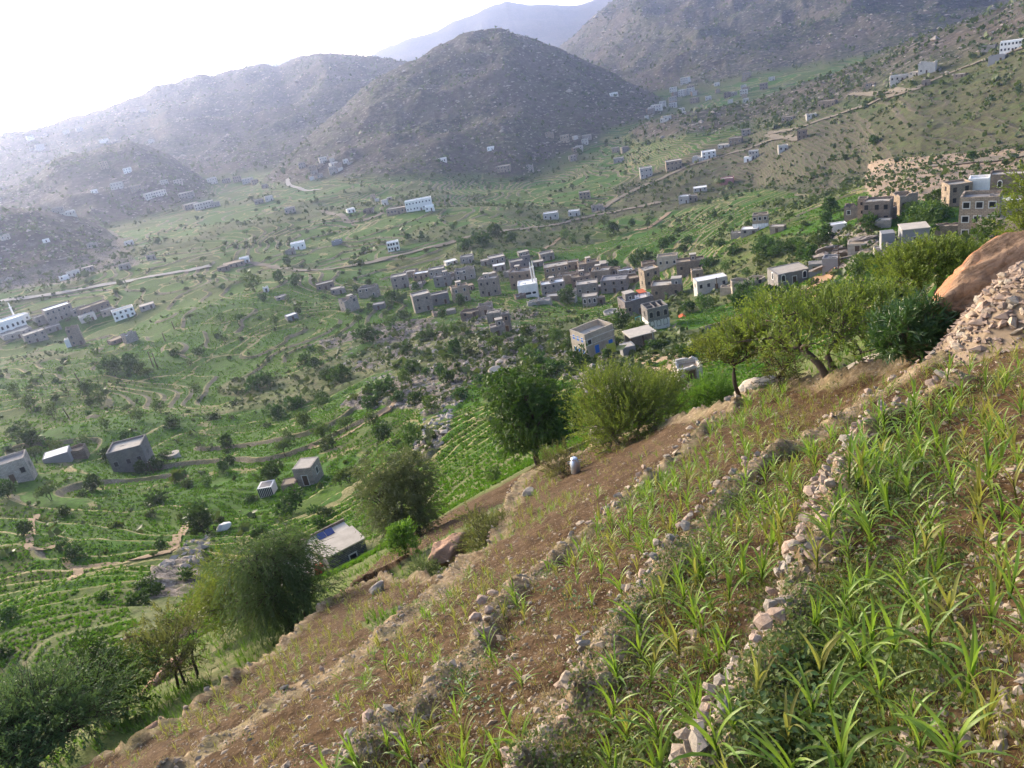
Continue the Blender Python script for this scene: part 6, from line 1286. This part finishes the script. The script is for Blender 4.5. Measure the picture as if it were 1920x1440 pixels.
# ================================================================ POLES AND SMALL THINGS
def pole(px, py, hpx, label, arm=False, tilt=0.0, mat=None, d=None):
    if d: a, e = pix_dir(px, py); r = d*math.cos(e); x, y = r*math.sin(a), r*math.cos(a); p = Vector((x, y, ground(x, y)))
    else: p = at(px, py, 24)
    h = hpx*p.length/FPX; t = thing('utility_pole', label, 'pole', tuple(p), -math.atan2(p.x, p.y), 'utility poles'); t.rotation_euler = (0, tilt, t.rotation_euler[2])
    r0 = max(.09, .00016*p.length*4); b = MB(); b.tube([(0, 0, -.5), (0, 0, h*.5), (0, 0, h)], [r0, r0*.85, r0*.65], 6); b.build('shaft', mat or M_WOOD, t)
    b = MB(); b.box(-.9, .9, -.06, .06, h-.55, h-.40) if arm else b.box(-.35, .35, -.05, .05, h-.35, h-.25); ar = b.build('crossarm', M_WOOD, t)
    for x in ((-.75, 0, .75) if arm else (-.28, .28)):
        b = MB(); b.tube([(x, 0, h-.40 if arm else h-.25), (x, 0, h-.12)], .05, 5); b.build('insulator', MW['white'], ar)
pole(272, 1250, 72, 'leaning wooden pole on the slope above the olive tree', tilt=-.06); pole(296, 690, 28, 'right pole of the twin poles among green terraces'); pole(288, 688, 28, 'left pole of the twin poles among green terraces')
pole(153, 722, 24, 'thin dark pole beside brown terraces left of big fields', tilt=-.12); pole(131, 786, 22, 'thin leaning pole on the lower left terraces', tilt=-.12); pole(97, 844, 24, 'thin pole above the ruined enclosure at lower left', tilt=-.1); pole(290, 890, 27, 'pole beside the lone grey block house', tilt=-.05)
pole(1572, 510, 46, 'tall dark pole with crossarm beside the blank cement house', True); pole(1345, 546, 26, 'thin pole in front of the long light grey house'); pole(1226, 652, 36, 'grey metal pole at corner of the open shed', mat=M_METAL); pole(25, 882, 24, 'thin pole behind the rough stone house at left edge', tilt=-.1); pole(327, 617, 14, 'small pole among the far left terraces'); pole(134, 578, 14, 'small pole near the left hamlet below the valley road'); pole(310, 640, 16, 'small leaning pole left of round bush in fields')
# two round water tanks
for i, (px, py, wpx) in enumerate([(327, 858, 21), (313, 859, 15)]):
    p = at(px, py, 24); R0_ = wpx*p.length/FPX/2; t = thing('water_tank', ['larger round cement water tank with pale lid by the lone house', 'smaller round cement tank joined to the larger one'][i], 'water tank', tuple(p), 0, None)
    b = MB(); n = 20; b.tube([(0, 0, -1), (0, 0, 1.1)], R0_, n); b.build('wall', MW['lime'], t); b = MB(); b.tube([(0, 0, 1.104), (0, 0, 1.22)], R0_*1.05, n); ld = b.build('lid', MR['pale'], t); b = MB(); b.box(-.3, .3, -.3, .3, 1.224, 1.32); b.build('hatch', M_DARKMETAL, ld)
# round stone threshing floor in the village
p = at(1146, 588, 24); t = thing('threshing_floor', 'round pale walled yard on the path below violet grey house', 'yard', tuple(p)); n = 24; R0_ = 13*p.length/FPX
b = MB(); v = [(k*R0_*math.cos(2*PI*i/n), k*R0_*math.sin(2*PI*i/n), z) for (k, z) in ((1.1, -2), (1.1, 1.0), (1.0, 1.0), (1.0, .25)) for i in range(n)]; f = [(r*n+i, r*n+(i+1) % n, (r+1)*n+(i+1) % n, (r+1)*n+i) for r in range(3) for i in range(n)]
b.add(v, f); b.build('wall', MW['lime'], t); b = MB(); b.add([(R0_*.99*math.cos(2*PI*i/n), R0_*.99*math.sin(2*PI*i/n), .26) for i in range(n)], [tuple(range(n))]); b.build('floor', MR['pale'], t)
# milk can under the thorny acacia
a, e = pix_dir(1077, 866); r = 28.5*math.cos(e); x, y = r*math.sin(a), r*math.cos(a)
t = thing('milk_can', 'silver metal milk can standing under the thorny acacia shrub', 'milk can', (x, y, ground(x, y)))
b = MB(); b.tube([(0, 0, 0), (0, 0, .03), (0, 0, .42), (0, 0, .50), (0, 0, .56)], [.17, .18, .18, .12, .11], 14); bd = b.build('body', M_METAL, t, True)
b = MB(); b.tube([(0, 0, .562), (0, 0, .60), (0, 0, .64)], [.125, .13, .08], 14); b.build('lid', M_METAL, t)
for s in (-1, 1):
    b = MB(); b.tube([(s*.17, 0, .40), (s*.24, 0, .43), (s*.24, 0, .50), (s*.13, 0, .51)], .013, 5); b.build('handle', M_METAL, t)
# barrels and sheets near the houses
for i, (px, py) in enumerate([(1172, 650), (1178, 651)]):
    p = at(px, py, 24); t = thing('barrel', ['left red barrel by the blue shuttered house', 'right red barrel by the blue shuttered house'][i], 'barrel', tuple(p)); b = MB(); b.tube([(0, 0, -.3), (0, 0, .45), (0, 0, .5), (0, 0, 1.0)], [.4, .4, .43, .4], 10); b.build('body', M_RED, t); b = MB(); b.tube([(0, 0, 1.003), (0, 0, 1.05)], .41, 10); b.build('rim', M_DARKMETAL, t)
p = at(1279, 600, 24); o = add_obj('tarpaulin', new_mesh('tarpaulin', [(-.9, -.5, .9), (.2, -.6, 1.3), (1.0, -.3, .8), (-.8, .5, 1.2), (.3, .6, 1.6), (1.0, .5, 1.0), (-.9, -.5, .86), (.2, -.6, 1.26), (1.0, -.3, .76), (-.8, .5, 1.16), (.3, .6, 1.56), (1.0, .5, .96)], [(0, 1, 4, 3), (1, 2, 5, 4), (6, 9, 10, 7), (7, 10, 11, 8), (0, 6, 7, 1), (1, 7, 8, 2), (2, 8, 11, 5), (5, 11, 10, 4), (4, 10, 9, 3), (3, 9, 6, 0)], M_RUST), None, tuple(p), label='small orange tarpaulin spread on a bush right of dark grey house', category='tarpaulin')
p = at(1197, 606, 24); t = thing('frame', 'small turquoise metal frame standing in the shrubs below violet house', 'frame', tuple(p), .3)
for x in (-.8, .8):
    b = MB(); b.tube([(x, 0, -.4), (x, 0, 1.8)], .07, 5); b.build('leg', M_CYAN, t)
b = MB(); b.box(-.9, .9, -.05, .05, 1.804, 1.95); b.build('bar', M_CYAN, t)
